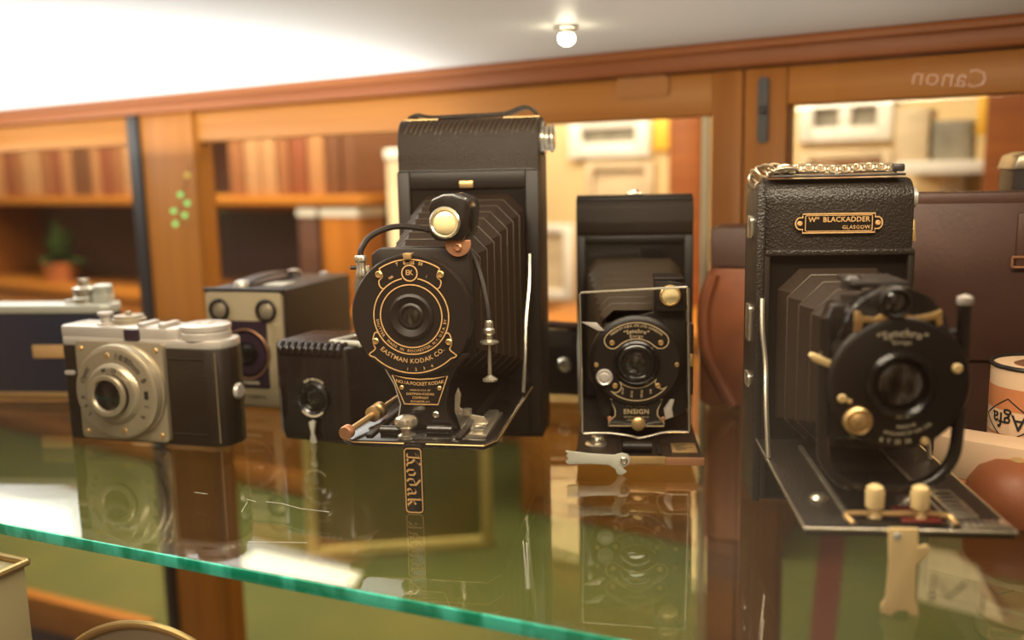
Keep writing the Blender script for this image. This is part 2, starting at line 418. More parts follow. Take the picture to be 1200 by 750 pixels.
# bed
ZB = .0385
bed = MB().prism([(-.042, -.002), (.042, -.002), (.042, -.135), (.037, -.1455), (-.034, -.1455), (-.042, -.139)], ZB-.0035, ZB, 'xy', .0008)
bed = bed.build('bed', 'enamel', K)
mb = MB()
for x in (-.027, .022): mb.box(x-.0018, x+.0018, -.140, -.01, ZB, ZB+.0016, .0004)
mb.build('track', 'satin', bed)
mb = MB(); mb.tube([(-.042, -.139, ZB-.001), (-.034, -.1458, ZB-.001), (-.006, -.1458, ZB-.001)], .0004, 6); mb.tube([(.006, -.1458, ZB-.001), (.037, -.1458, ZB-.001), (.042, -.135, ZB-.001), (.042, -.01, ZB-.001)], .0004, 6)
mb.build('edge_trim', 'brass', bed)
mb = MB(); mb.box(.0265, .0365, -.136, -.088, ZB, ZB+.0022, .0005); mb.box(.0285, .0345, -.1335, -.0905, ZB+.0022, ZB+.0042, .0005)
sc = mb.build('focus_scale', 'nickel', bed)
mb = MB()
for i in range(7): mb.box(.029, .034, -.131+.006*i, -.1302+.006*i, ZB+.0042, ZB+.0044)
mb.build('scale_marks', 'ink', bed)
# struts at both sides
for sgn in (-1, 1):
    x = sgn*.0405
    mb = MB(); mb.tube(smooth_path([(x, -.004, .124), (x+.0006, -.012, .105), (x-.0004, -.022, .082), (x, -.03, .06), (x-.0005*sgn, -.036, ZB+.001)], 5), .0012, 8)
    mb.build('strut', 'nickel', K)
# focusing rod at the left
mb = MB(); mb.tube([(-.0375, -.146, .0425), (-.027, -.085, .047)], .0016, 10); mb.build('focus_rod', 'brass', bed)
dv = Vector((.0105, .061, .0045)).normalized()
MB().lathe((-.0377, -.1475, .0424), [(.0035, 0), (.0038, .0006), (.0038, .0045), (.002, .005)], dv, 20).build('copper_cap', 'copper', bed)
MB().lathe((-.0328, -.117, .0446), [(.002, 0), (.0045, .001), (.0045, .004), (.003, .005), (.003, .006), (.0045, .007), (.0045, .011), (.002, .012)], dv, 20).build('ferrule', 'brass', bed)
# front standard
mb = MB(); mb.prism([(-.0285, .078), (-.0285, .1345), (-.024, .138), (.0205, .138), (.0255, .1345), (.0275, .122), (.0265, .078)], -.1185, -.110, 'xz', .0008)
mb.build('lens_board', 'satin', K)
# flared neck carrying the name plate
neck = [(-.0290, .082), (-.0215, .073), (-.0165, .064), (-.0135, .053), (-.0155, .044), (-.021, .0395), (.0175, .0395), (.013, .045), (.0115, .053), (.0135, .064), (.018, .073), (.0265, .082)]
ctx = -.0015
MB().prism(neck, -.124, -.1175, 'xz', .0008).build('standard_foot', 'enamel', K)
MB().strip([(p[0], p[1]) for p in neck[0:5]], .0007, -.1243).build('edge_line', 'silver', K)
plate = MB().prism([(-.0175, .0705), (-.011, .0535), (.0085, .0535), (.0145, .0705), (.0065, .0687), (-.0015, .0681), (-.0095, .0687)], -.1262, -.124, 'xz').build('name_plate', 'enamel', K)
MB().strip([(-.0169, .0698), (-.0106, .0539), (.0081, .0539), (.0139, .0698), (.0065, .0683), (-.0015, .0677), (-.0095, .0683)], .0006, -.1265, True).build('gold_border', 'gold', plate)
mb = MB()
mb.text('NO.1A POCKET KODAK', .00262, lambda u, v: (ctx+u, -.1266, .0652+v+u*u*9), spacing=.93)
mb.text('MADE IN U.S.A. BY', .0014, flat(ctx, .0617, -.1266)); mb.text('EASTMAN KODAK', .0019, flat(ctx, .0596, -.1266))
mb.text('COMPANY', .0019, flat(ctx, .0575, -.1266)); mb.text('ROCHESTER, N.Y.', .0014, flat(ctx, .0554, -.1266))
mb.build('lettering', 'gold', plate)
for x in (-.0118, .0092): screw((x, -.1262, .0630), .0012, plate, 'brass')
screw((.0062, -.124, .0478), .0019, K, 'nickel')
# shutter
SX, SZ, SY = -.005, .1022, -.1265
shut = MB().lathe((SX, -.1175, SZ), [(.0330, 0), (.0335, .001), (.0335, .0075), (.0325, .009), (0, .009)], '-y', 64).build('shutter', 'satin', K)
MB().lathe((SX, SY, SZ), [(.0125, -.001), (.0122, .0012), (.0108, .0020), (.0088, .0012), (.0072, .0004), (.0060, .0014), (.0052, .0014), (.0047, 0), (.0046, -.0006)], '-y', 48).build('lens_bezel', 'satin', shut)
MB().lathe((SX, SY-.0004, SZ), [(.0048, 0), (.003, .0005), (0, .0007)], '-y', 32).build('lens', 'dark_glass', shut)
yf = SY-.0003
mb = MB(); w = .00062
mb.strip(circ(SX, SZ, .0170, n=64, end=False), w, yf, True)
# outer ring broken at the top by the monogram, and two bands
mb.strip(circ(SX, SZ, .0207, 12, 348, 64), w, yf)
def band(a, R1, top):
    s = 1 if top else -1
mb.strip(circ(SX, SZ, .0305, -33, 33, 24), w, yf)
mb.strip(smooth_path([Vector((*circ(SX, SZ, .0305, -33, 0, 1)[0], 0)), Vector((*circ(SX, SZ, .0265, -34, 0, 1)[0], 0)), Vector((*circ(SX, SZ, .0252, -40, 0, 1)[0], 0)), Vector((*circ(SX, SZ, .0228, -46, 0, 1)[0], 0)), Vector((*circ(SX, SZ, .0207, -45, 0, 1)[0], 0))], 4) and [(v.x, v.y) for v in smooth_path([Vector((*circ(SX, SZ, r_, a_, 0, 1)[0], 0)) for r_, a_ in ((.0305, -33), (.0262, -35), (.0255, -42), (.0228, -46), (.0207, -45))], 4)], w, yf)
mb.strip([(v.x, v.y) for v in smooth_path([Vector((*circ(SX, SZ, r_, a_, 0, 1)[0], 0)) for r_, a_ in ((.0305, 33), (.0262, 35), (.0255, 42), (.0228, 46), (.0207, 45))], 4)], w, yf)
mb.strip(circ(SX, SZ, .0310, 136, 224, 32), w, yf)
for s in (1, -1):
    mb.strip([(v.x, v.y) for v in smooth_path([Vector((*circ(SX, SZ, r_, s*a_, 0, 1)[0], 0)) for r_, a_ in ((.0207, 116), (.0225, 114), (.0255, 121), (.0266, 126), (.0275, 131), (.0322, 131), (.0310, 137))], 4)], w, yf)
mb.strip(circ(SX, SZ+.0232, .0042, n=28, end=False), w, yf, True)
mb.build('gold_lines', 'gold', shut)
mb = MB()
mb.text('SHUTTER   MADE  IN  ROCHESTER, N.Y. U.S.A. BY', .0021, arc_bot(SX, SZ, .0189, yf), spacing=1.22)
mb.text('EASTMAN KODAK CO.', .0035, arc_bot(SX, SZ, .0245, yf), spacing=1.08)
mb.text('1   2   3   4', .0024, lambda u, v: arc_bot(SX, SZ, .0290, yf)(u+.004, v), spacing=1.3)
mb.build('lettering', 'gold', shut); mb = MB()
mb.text('T    B    25   50', .0024, arc_top(SX, SZ, .0287, yf), spacing=1.0)
mb.text('Kodex', .0021, arc_top(SX, SZ, .0284-.0028+.0038, yf) if False else (lambda u, v: arc_top(SX, SZ+.0232, .0056, yf)(u, v)), spacing=1.)
mb.text('EK', .0038, flat(SX-.0001, SZ+.0234, yf), spacing=.88)
mb.text('NR', .002, lambda u, v: arc_top(SX, SZ, .0232, yf)(u-.0105, v)); mb.text('1', .002, lambda u, v: arc_top(SX, SZ, .0232, yf)(u+.0095, v))
mb.build('lettering', 'gold', shut)
for a in (-37, 37): 
    p = circ(SX, SZ, .0282, a, 0, 1)[0]; screw((p[0], SY, p[1]), .0020, shut, 'brass')
for a in (-124, 124):
    p = circ(SX, SZ, .0245, a, 0, 1)[0]; screw((p[0], SY, p[1]), .0018, shut, 'brass')
p = circ(SX, SZ, .0318, -1, 0, 1)[0]
MB().prism([(p[0]-.002, p[1]-.0012), (p[0]+.002, p[1]-.0012), (p[0]+.0024, p[1]+.002), (p[0]-.0024, p[1]+.002)], -.1285, -.122, 'xz', .0003).build('aperture_pointer', 'brass', shut)
# viewfinder
vf = MB()
ol = [(.0062, .1450), (.0058, .1600), (.0075, .1640), (.0140, .1668), (.0195, .1668), (.0262, .1640), (.0280, .1600), (.0262, .1450), (.0235, .1420), (.0095, .1420)]
vf.prism(ol, -.124, -.096, 'xz', .0015); vf = vf.build('viewfinder', 'enamel', K)
MB().lathe((.0148, -.124, .1518), [(.0082, -.001), (.0084, .0016), (.0074, .0026), (.0066, .0018)], '-y', 36, False).build('bezel', 'nickel', vf)
MB().lathe((.0148, -.124, .1518), [(.0068, .0008), (.005, .0022), (.0025, .0030), (0, .0033)], '-y', 32).build('finder_lens', 'bulbous', vf)
MB().prism(circ(.0205, .1405, .0070, 75, 285, 20), -.121, -.1195, 'xz', .0003).build('bracket', 'copper', vf)
screw((.0205, -.121, .1385), .0022, vf, 'copper')
# cable release
cab = MB().tube(smooth_path([(-.034, -.120, .1335), (-.0335, -.119, .138), (-.029, -.116, .1445), (-.018, -.112, .1490), (-.005, -.110, .1485), (.006, -.108, .1455), (.018, -.106, .1405), (.026, -.108, .132), (.031, -.112, .120), (.0345, -.116, .106), (.0355, -.118, .098)], 6), .0016, 10).build('cable_release', 'satin', K)
MB().lathe((.0355, -.118, .099), [(.0019, 0), (.0024, .001), (.0024, .004), (.0032, .005), (.0032, .007), (.0022, .008), (.0022, .0105), (.0052, .0115), (.0052, .0125), (.0011, .0135), (.0011, .030), (.002, .0308), (.0042, .0322), (.0042, .0332), (0, .0334)], (0,0,-1), 24).build('plunger', 'nickel', cab)
MB().lathe((-.034, -.120, .1345), [(.0028, 0), (.0033, .0008), (.0033, .0030), (.0026, .0038), (.0026, .008), (.0030, .009), (.0030, .011), (0, .0112)], (0,0,-1), 20).build('collar', 'nickel', cab)
MB().prism([(-.0370, .1285), (-.0300, .1285), (-.0305, .1190), (-.0345, .1120), (-.0385, .1080), (-.0395, .1180)], -.1175, -.116, 'xz', .0003).build('release_lever', 'nickel', K)
MB().tube([(-.0405, -.118, .1275), (-.0350, -.118, .1275)], .0011, 8).build('release_pin', 'satin', K)
# parts on the bed in front
MB().lathe((-.0072, -.136, ZB), [(.005, 0), (.005, .0012), (.0032, .0022), (.0030, .0042), (.0045, .0050), (.0062, .0066), (.0064, .0084), (.0056, .0104), (.003, .0116), (0, .0118)], 'z', 28).build('pull_knob', 'nickel', bed)
mb = MB(); mb.tube([(-.022, -.134, ZB+.0025), (-.0115, -.134, ZB+.0025)], .0027, 12); mb.tube([(.003, -.130, ZB+.0025), (.0165, -.130, ZB+.0025)], .0027, 12)
mb.build('hinge_barrel', 'enamel', bed)
MB().prism([(.016, .058), (.018, .062), (.0195, .058), (.0185, .051), (.023, .0475), (.032, .0460), (.0345, .043), (.034, ZB), (.019, ZB), (.0155, .049)], -.120, -.1185, 'xz', .0003).build('clamp_plate', 'nickel', bed)
MB().lathe((.0225, -.119, .047), [(.0026, 0), (.0026, .003), (0, .0032)], 'z', 16).build('clamp_pin', 'nickel', bed)
# leg with the lettering
leg = MB().prism(rrect(-.0058, .0042, 0, ZB-.001, .002), -.1478, -.1463, 'xz', .0002).build('leg', 'enamel', K)
MB().strip(rrect(-.0053, .0037, .0006, ZB-.003, .0018), .0006, -.1481, True).build('gold_border', 'gold', leg)
# black-letter word, pen strokes in a unit box, read downwards
Wd = []
def put(strokes, x): Wd.extend([[(a+x, b) for a, b in s] for s in strokes])
put([[(.1,1.25),(.35,1.4),(.3,.1),(.12,0)], [(.36,.72),(.62,.98),(.95,1.35),(.8,1.45)], [(.5,.85),(.75,.55),(.82,.15),(1.05,.02)], [(-.05,.95),(.2,1.1)], [(0,.15),(.3,.05)], [(.45,.2),(.62,.05)]], 0)
put([[(.1,.75),(.1,.2),(.3,0),(.55,.2),(.55,.72),(.32,.92),(.1,.75)]], 1.28)
put([[(.5,.82),(.1,.7),(.1,.2),(.3,0),(.6,.25),(.6,.9),(.15,1.4)]], 2.08)
put([[(.1,.8),(.32,.92),(.5,.75),(.5,.15),(.66,0)], [(.5,.55),(.12,.4),(.12,.12),(.28,0),(.5,.2)]], 2.92)
put([[(.0,1.25),(.16,1.42),(.16,.1),(.3,0)], [(.18,.5),(.45,.85),(.58,.7),(.2,.45)], [(.3,.42),(.5,.2),(.6,0),(.75,.05)]], 3.78)
mb = MB(); sc_ = .0292/4.6
stroke_text(mb, Wd, .2, lambda u, v: (-.0008+(v-.68)*sc_*.82, -.14815, .0328-u*sc_))
mb.build('lettering', 'gold', leg)

# ================================================================== SMALL FOLDING CAMERA WITH WIRE FRAME
N = thing('folding_camera', 'small brown-black folding camera with a wire frame before its lens, right of the tall one', 'camera', (.091, .681, 0), -6)
prof = [(0, 0), (0, .128), (-.002, .132), (-.0035, .140), (-.003, .150), (0, .1555), (.006, .1575), (.026, .1575), (.030, .152), (.030, .002), (.028, 0)]
MB().prism(prof, -.043, .041, 'yz', .001).build('body', 'leather_fine', N)
mb = MB(); mb.box(-.043, .041, .006, .026, .1572, .1588, .0006); mb.box(-.043, .041, -.0005, .007, .1545, .1572, .0012); mb.build('top_trim', 'satin', N)
mb = MB(); mb.box(-.0065, .0050, .006, .016, .1588, .1606, .0006); mb.lathe((-.001, .011, .1606), [(.0038, 0), (.0034, .0018), (0, .0022)], 'z', 18); mb.build('catch', 'nickel', N)
mb = MB(); mb.box(-.043, -.0365, -.004, .0005, .004, .130, .0008); mb.box(.0345, .041, -.004, .0005, .004, .130, .0008); mb.box(-.0365, .0345, -.004, .0005, .124, .130, .0008)
mb.build('front_frame', 'satin', N)
MB().box(-.0365, .0345, -.0008, .0006, .006, .124).build('recess_panel', 'enamel', N)
_b = bellows(-.001, (-.002, .066, .034, .047), -.106, (-.003, .060, .0215, .031), 9, .0040, .004); NB_ = _b.build('bellows', 'bellows_brown', N); crests(_b.crest, .0004, NB_)
ZN = .0095
nb = MB().box(-.0395, .0350, -.149, -.003, ZN-.004, ZN, .0012).build('bed', 'leather_fine', N)
MB().box(-.0385, .0355, -.1502, -.1488, ZN-.0042, ZN+.0006, .0004).build('edge_trim', 'copper', nb)
mb = MB(); mb.box(-.014, -.0115, -.146, -.02, ZN, ZN+.002, .0005); mb.box(.0085, .011, -.146, -.02, ZN, ZN+.002, .0005); mb.build('track', 'satin', nb)
MB().box(.0175, .0325, -.140, -.122, ZN, ZN+.0014, .0004).build('distance_plate', 'brass', nb)
mb = MB(); [mb.box(.0195, .0195+.0035*(1+i % 3), -.1385+.0028*i, -.1380+.0028*i, ZN+.0014, ZN+.0016) for i in range(5)]; mb.build('scale_marks', 'ink', nb)
MB().lathe((-.027, -.120, ZN), [(.005, 0), (.005, .002), (.0035, .0045), (0, .0055)], 'z', 20).build('bed_knob', 'nickel', nb)
mb = MB(); mb.prism(rrect(-.0345, -.021, -.130, -.118, .004), ZN, ZN+.0012, 'xy', .0003); mb.build('knob_plate', 'nickel', nb)
MB().tube([(-.0115, -.140, ZN+.004), (.0055, -.140, ZN+.004)], .0032, 12).build('hinge_barrel', 'satin', nb)
MB().box(-.016, .013, -.1515, -.1500, ZN-.003, ZN+.0015, .0004).build('catch_plate', 'brass', nb)
for sg in (-1, 1):
    MB().tube(smooth_path([(-.002+sg*.0385, -.004, .075), (-.002+sg*.0392, -.018, .055), (-.002+sg*.0385, -.038, .03), (-.002+sg*.0375, -.05, ZN)], 5), .0011, 8).build('strut', 'nickel', N)
NX, NZ = -.003, .0600
MB().prism([(-.0275, .028), (-.0275, .072), (-.022, .083), (.0075, .0905), (.0085, .1080), (.0275, .1080), (.0275, .028), (.021, .024), (-.021, .024)], -.112, -.105, 'xz', .0006).build('lens_board', 'satin', N)
nsh = MB().lathe((NX, -.1115, NZ), [(.0290, 0), (.0290, .0045), (.0270, .0055), (.0272, .0065), (.0260, .0075), (0, .0075)], '-y', 56).build('shutter', 'satin', N)
NY = -.119
MB().lathe((NX, NY, NZ), [(.0142, 0), (.0142, .0015), (.0128, .0022), (.0118, .0012), (.0108, .002), (.0092, .0022), (.0084, .0010), (.0070, .0010), (.0066, .0002)], '-y', 44).build('lens_bezel', 'enamel', nsh)
MB().lathe((NX, NY, NZ), [(.0068, .0002), (.004, .0010), (0, .0014)], '-y', 32).build('lens', 'dark_glass', nsh)
ny = NY-.0003
def lune(cx, cz, R0_, R1_, a0, a1, n=20):       # curved name plate with round ends
    mid = (R0_+R1_)/2; h = (R1_-R0_)/2
    pts = circ(cx, cz, R1_, a0, a1, n)
    ex = circ(cx, cz, mid, a1, a1, 1)[0]
    pts += [(ex[0]+h*math.sin(rad(a1+q)), ex[1]+h*math.cos(rad(a1+q))) for q in range(30, 180, 30)]
    pts += circ(cx, cz, R0_, a1, a0, n)
    ex = circ(cx, cz, mid, a0, a0, 1)[0]
    pts += [(ex[0]+h*math.sin(rad(a0+180+q)), ex[1]+h*math.cos(rad(a0+180+q))) for q in range(30, 180, 30)]
    return pts
mb = MB(); mb.strip(lune(NX, NZ, .0152, .0252, -46, 46), .0005, ny, True); mb.strip(lune(NX, NZ, .0155, .0235, 222, 128), .0005, ny, True); mb.build('gold_lines', 'gold_pale', nsh)
mb = MB(); mb.text('MADE BY H.B.K. CO. LTD. LONDON', .0021, arc_top(NX, NZ, .0234, ny), spacing=1.); mb.text('"Synchro"', .0036, arc_top(NX, NZ, .0200, ny), spacing=1.05); mb.text('Ensign', .0025, arc_top(NX, NZ, .0170, ny), spacing=1.3)
mb.build('lettering', 'gold_pale', nsh); mb = MB()
for ang, tx in ((-26, '10 FT'), (-9, '25 FT'), (9, '100 FT'), (26, 'INF')):
    c = circ(NX, NZ, .0195, 180-ang, 0, 1)[0]
    mb.text(tx, .0019, (lambda c, ang: lambda u, v: (c[0]+v*math.cos(rad(ang))+u*math.sin(rad(ang))*0+0, ny, c[1]+u))(c, ang))
mb.build('lettering', 'gold_pale', nsh)
for a, R_ in ((-49, .0195), (49, .0195), (137, .0192), (-137, .0192)):
    p = circ(NX, NZ, R_, a, 0, 1)[0]; screw((p[0], NY, p[1]), .0017, nsh, 'brass')
for a in (-92, 92):
    p = circ(NX, NZ, .0245, a, 0, 1)[0]; screw((p[0], NY, p[1]), .0014, nsh, 'brass')
MB().lathe((NX-.0195, NY, NZ-.0085), [(.0050, -.001), (.0052, .002), (.0044, .003), (.0034, .0024), (.0024, .0034), (0, .0036)], '-y', 28).build('dial', 'silver', nsh)
MB().prism([(-.0365, .0855), (-.027, .0850), (-.0225, .0800), (-.0262, .0800)], -.118, -.116, 'xz', .0003).build('shutter_lever', 'silver', nsh)
# name plate below
npl = MB().prism([(-.0195, .0375), (-.0165, .030), (-.0165, .0265), (-.0205, .0225), (-.0205, .0195), (.0145, .0195), (.0145, .0225), (.0105, .0265), (.0105, .030), (.0135, .0375)], -.1168, -.112, 'xz').build('name_plate', 'enamel', N)
MB().strip([(-.0190, .0368), (-.0160, .030), (-.0160, .0265), (-.0199, .0225), (-.0199, .0199), (.0139, .0199), (.0139, .0225), (.0100, .0265), (.0100, .030), (.0130, .0368)], .0006, -.1171, True).build('gold_border', 'gold_pale', npl)
mb = MB(); mb.text('ALL-DISTANCE', .0017, flat(NX, .0358, -.1172)); mb.text('POCKET', .0027, flat(NX, .0330, -.1172), spacing=1.2); mb.text('ENSIGN', .0042, flat(NX, .0290, -.1172), spacing=1.1); mb.text('HOUGHTON-BUTCHER LTD', .0012, flat(NX, .0256, -.1172)); mb.text('LONDON  ENGLAND', .0012, flat(NX, .0236, -.1172)); mb.build('lettering', 'gold_pale', npl)
for p in ((-.0165, .0385), (.0105, .0385), (-.0195, .0245), (.0135, .0245)): screw((p[0], -.1165, p[1]), .0014, npl, 'copper')
MB().lathe((NX+.001, -.119, .0225), [(.0030, 0), (.0042, .0015), (.0042, .004), (.0028, .005), (0, .0052)], '-y', 22).build('focus_knob', 'brass', nb)
# viewfinder block
v = MB().prism([(.0085, .0920), (.0078, .1120), (.0250, .1095), (.0262, .0920)], -.119, -.095, 'xz', .0008).build('viewfinder', 'satin', N)
MB().lathe((.0172, -.119, .1018), [(.0064, -.0005), (.0064, .0014), (.0056, .0020), (.0050, .0010)], '-y', 28, False).build('bezel', 'brass', v)
MB().lathe((.0172, -.119, .1018), [(.0053, .0006), (.003, .0014), (0, .0018)], '-y', 28).build('finder_lens', 'bulbous', v)
MB().box(.0075, .0255, -.1195, -.094, .1108, .1126, .0006).build('finder_hood', 'satin', v)
# wire frame
wy = -.1285
wf = smooth_path([(-.0355, wy, .018), (-.0210, wy, .0185), (-.008, wy-.001, .0172), (-.002, wy-.001, .0158), (.005, wy-.001, .0172), (.016, wy, .0195), (.0280, wy, .0195)], 4)
wf = [Vector(p) for p in wf] + [Vector(p) for p in ((.0286, wy, .0205), (.0270, wy, .1070), (.0262, wy, .1080), (-.0360, wy, .1050), (-.0370, wy, .1040), (-.0361, wy, .019))]
MB().tube(wf, .0008, 8, True).build('wire_frame_finder', 'nickel', N)
mb = MB(); mb.box(.0272, .0315, -.1185, -.112, .040, .084, .0008); mb.build('frame_hinge', 'satin', N)
MB().box(.0280, .0312, -.1200, -.1185, .058, .066, .0006).build('hinge_clip', 'brass', N)
MB().prism([(.014, .030), (.018, .036), (.0205, .036), (.019, .030), (.020, .025), (.015, .023)], -.1135, -.112, 'xz', .0003).build('clip_spring', 'silver', N)
# pale swinging foot at the front
foot = [(-.0455, .0145), (-.0440, .0128), (-.0450, .0115), (-.0435, .0095), (-.0455, .0080), (-.0440, .0062), (-.030, .0068), (-.020, .0062), (-.0165, .0040), (-.0150, .0005), (-.0125, .0000), (-.0095, .0022), (-.0120, .0045), (-.0085, .0065), (-.0075, .0098), (-.0090, .0128), (-.0125, .0135), (-.017, .0122), (-.030, .0128)]
ft = MB().prism(foot, -.1535, -.1518, 'xz', .0003).build('foot', 'white_metal', N); ft['label'] = 'pale greenish-white metal foot'
screw((-.0112, -.1535, .0093), .0022, ft, 'nickel')

# ================================================================== CHAINED FOLDING CAMERA, RIGHT
Bg = thing('folding_camera', 'black grained folding camera with a chain on top and gold dealer plate, far right', 'camera', (.166, .481, 0), -6)
prof = [(0, 0), (0, .160)] + [(.011-.011*math.cos(rad(a)), .160+.0105*math.sin(rad(a))) for a in range(15, 91, 15)] + [(.026, .1705), (.033, .168), (.036, .162), (.036, .002), (.034, 0)]
MB().prism(prof, -.0355, .0390, 'yz', .0012).build('body', 'leather', Bg)
MB().box(-.0395, -.0352, -.004, .0375, .0, .1690, .0014).build('side_plate', 'leather', Bg)
MB().box(-.0320, .0340, -.0005, .0165, .1715, .1728, .0005).build('strap_rail', 'steel_dark', Bg)
for x in (-.026, .0015, .030): screw((x, .006, .1728), .0012, Bg, 'nickel', 'z')
MB().box(-.0355, -.0325, -.0045, .001, .002, .1335, .0008).build('front_frame', 'satin', Bg); MB().box(.0355, .0390, -.0045, .001, .002, .1335, .0008).build('front_frame', 'satin', Bg)
MB().box(-.0352, .0388, -.0052, .001, .1320, .1350, .0008).build('roll_edge', 'leather', Bg)
MB().box(-.0325, .0355, -.0008, .0006, .002, .1325).build('recess_panel', 'matte', Bg)
# chain
mb = thing('x', '', ''); bpy.data.objects.remove(mb)
chp = MB().tube([(-.034, .008, .1735), (.031, .008, .1735)], .0004, 6).build('chain', 'chain_metal', Bg); chp['label'] = 'twisted metal chain'
def link(c, a, tilt, parent, lx=.0026, lz=.0017, r=.00062):
    pts = []
    for k in range(16):
        q = 2*PI*k/16; v = Vector((lx*math.cos(q), lz*math.sin(q), 0)); v.rotate(Matrix.Rotation(tilt, 3, 'X')); v.rotate(Matrix.Rotation(a, 3, 'Y')); pts.append(v+Vector(c))
    MB().tube(pts, r, 7, True).build('chain_link', 'chain_metal', parent)
for i in range(18): link((-.0215+i*.0030, .0065, .1757+.0005*math.sin(i*.6)), .25, PI/2.6 if i % 2 else PI/2.1, chp, .0022, .0017, .0008)
for i, (x, z, a) in enumerate(((-.0255, .1760, .1), (-.0295, .1765, -.2), (-.0335, .1760, -.4), (-.0365, .1745, -.7), (-.0395, .1725, -1.0), (-.0410, .1700, -1.3))):
    link((x, .0035, z), -a, (PI/3.2 if i % 2 else -PI/3.6), chp, .0036, .0023, .0009)
MB().tube(smooth_path([(-.0335, .004, .1738), (-.028, .001, .1760), (-.0215, .001, .1762), (-.0185, .004, .1742), (-.0235, .007, .1735), (-.030, .007, .1735)], 5), .0008, 8).build('chain_hook', 'nickel', chp)
MB().box(.0285, .0345, .003, .010, .1735, .1775, .0010).build('chain_clip', 'steel_dark', chp)
# right side knob
mb = MB(); mb.lathe((.039, .018, .160), [(.006, 0), (.006, .0015), (.0052, .002), (.0052, .0055), (.0035, .0065), (0, .0068)], 'x', 26); mb.build('winding_knob', 'silver', Bg)
MB().prism([(.003, .138), (.018, .138), (.019, .147), (.012, .151), (.006, .149)], .039, .0415, 'yz', .0004).build('winding_lock', 'brass', Bg)
MB().prism([(.012, .131), (.0155, .131), (.015, .137), (.012, .138)], .0405, .0425, 'yz', .0003).build('lock_tongue', 'gold', Bg)
# dealer plate
def fancy(x0, x1, z0, z1, r, n=6):
    zc = (z0+z1)/2; pts = [(x0+.0022, z1), (x1-.0022, z1)]
    pts += [(x1-.0022, z1-.0018)] + [(x1-.0020+r*math.cos(rad(a))*1.0, zc+r*math.sin(rad(a))) for a in range(60, -61, -20)] + [(x1-.0022, z0+.0018)]
    pts += [(x1-.0022, z0), (x0+.0022, z0), (x0+.0022, z0+.0018)] + [(x0+.0020-r*math.cos(rad(a)), zc+r*math.sin(rad(a))) for a in range(-60, 61, 20)] + [(x0+.0022, z1-.0018)]
    return pts
bp_ = MB().prism(fancy(-.0190, .0220, .1430, .1534, .0036), -.0018, .0004, 'xz').build('dealer_plate', 'enamel', Bg)
MB().strip(fancy(-.0186, .0216, .1434, .1530, .0034), .0006, -.0020, True).build('gold_border', 'gold', bp_)
mb = MB(); mb.strip(rrect(-.0150, .0180, .1442, .1522, .0004, 1), .00035, -.0020, True); mb.build('inner_line', 'gold', bp_)
mb = MB(); mb.text('W', .0036, flat(-.0117, .1500, -.0021)); mb.text('M', .0019, flat(-.0090, .1507, -.0021)); mb.text('BLACKADDER', .0036, flat(.0052, .1500, -.0021), spacing=1.02)
mb.text('GLASGOW.', .0026, flat(.0105, .1460, -.0021), spacing=1.12); mb.build('lettering', 'gold', bp_)
for x in (-.0178, .0208): screw((x, -.0018, .1482), .0013, bp_, 'gold')
# bellows
_b = bellows(-.001, (.002, .080, .0300, .045), -.086, (.0, .088, .0225, .033), 4, .0065, .005); BB_ = _b.build('bellows', 'bellows', Bg); crests(_b.crest, .00045, BB_)
# front standard and U bracket
MB().prism([(-.0255, .062), (-.0255, .114), (-.0225, .121), (.018, .121), (.021, .114), (.021, .062)], -.1000, -.088, 'xz', .0015).build('lens_board', 'enamel', Bg)
ub = [(-.0270, -.106, .116)] + [(-.0270, -.107, z) for z in (.1, .08, .068)] + [(-.026, -.109, .056), (-.018, -.110, .0475), (-.006, -.110, .0455), (.006, -.110, .0455), (.017, -.110, .0490), (.0245, -.109, .058)] + [(.0265, -.108, z) for z in (.070, .085, .1, .1225)]
MB().tube(smooth_path(ub, 4), .0026, 12).build('lens_fork', 'enamel', Bg)
mb = MB()
for x, zt in ((.0265, .1225),): mb.lathe((x, -.108, zt-.001), [(.0028, 0), (.0032, .001), (.003, .003), (0, .0042)], 'z', 18)
mb.build('fork_tip', 'silver', Bg)
MB().tube([(.0265, -.106, .110), (.0175, -.104, .110)], .0013, 8).build('fork_pivot', 'steel_dark', Bg)
GX, GZ = .0014, .0900
gsh = MB().lathe((GX, -.1000, GZ), [(.0278, 0), (.0280, .002), (.0280, .0105), (.0268, .0125), (.0255, .0132), (0, .0132)], '-y', 64).build('shutter', 'satin', Bg)
GY = -.1132
MB().lathe((GX, GY, GZ), [(.0140, 0), (.0138, .0020), (.0122, .0030), (.0108, .0022), (.0098, -.0002), (.0080, -.0020), (.0060, -.0020)], '-y', 48).build('lens_bezel', 'enamel', gsh)
MB().lathe((GX, GY+.0003, GZ), [(.0098, 0), (.006, .0008), (0, .0012)], '-y', 36).build('lens', 'dark_glass', gsh)
gy = GY-.0003
mb = MB(); mb.text('"Synchro"', .0046, arc_top(GX, GZ, .0208, gy), spacing=1.05); mb.text('Ensign', .0024, arc_top(GX, GZ, .0172, gy), spacing=1.2)
mb.build('lettering', 'cream_print', gsh); mb = MB()
mb.text('MADE IN', .0019, lambda u, v: arc_bot(GX, GZ, .0178, gy)(u+.003, v)); mb.text('ENGLAND BY H.B. LTD', .0019, lambda u, v: arc_bot(GX, GZ, .0206, gy)(u+.004, v)); mb.text('B  T  25  50', .0026, lambda u, v: arc_bot(GX, GZ, .0240, gy)(u-.001, v)); mb.build('lettering', 'cream_print', gsh)
MB().lathe((GX-.0163, GY, GZ-.0150), [(.0058, -.001), (.0058, .0025), (.0050, .0035), (.0038, .0030), (.0034, .0042), (.0018, .0050), (0, .0050)], '-y', 32).build('dial', 'brass', gsh)
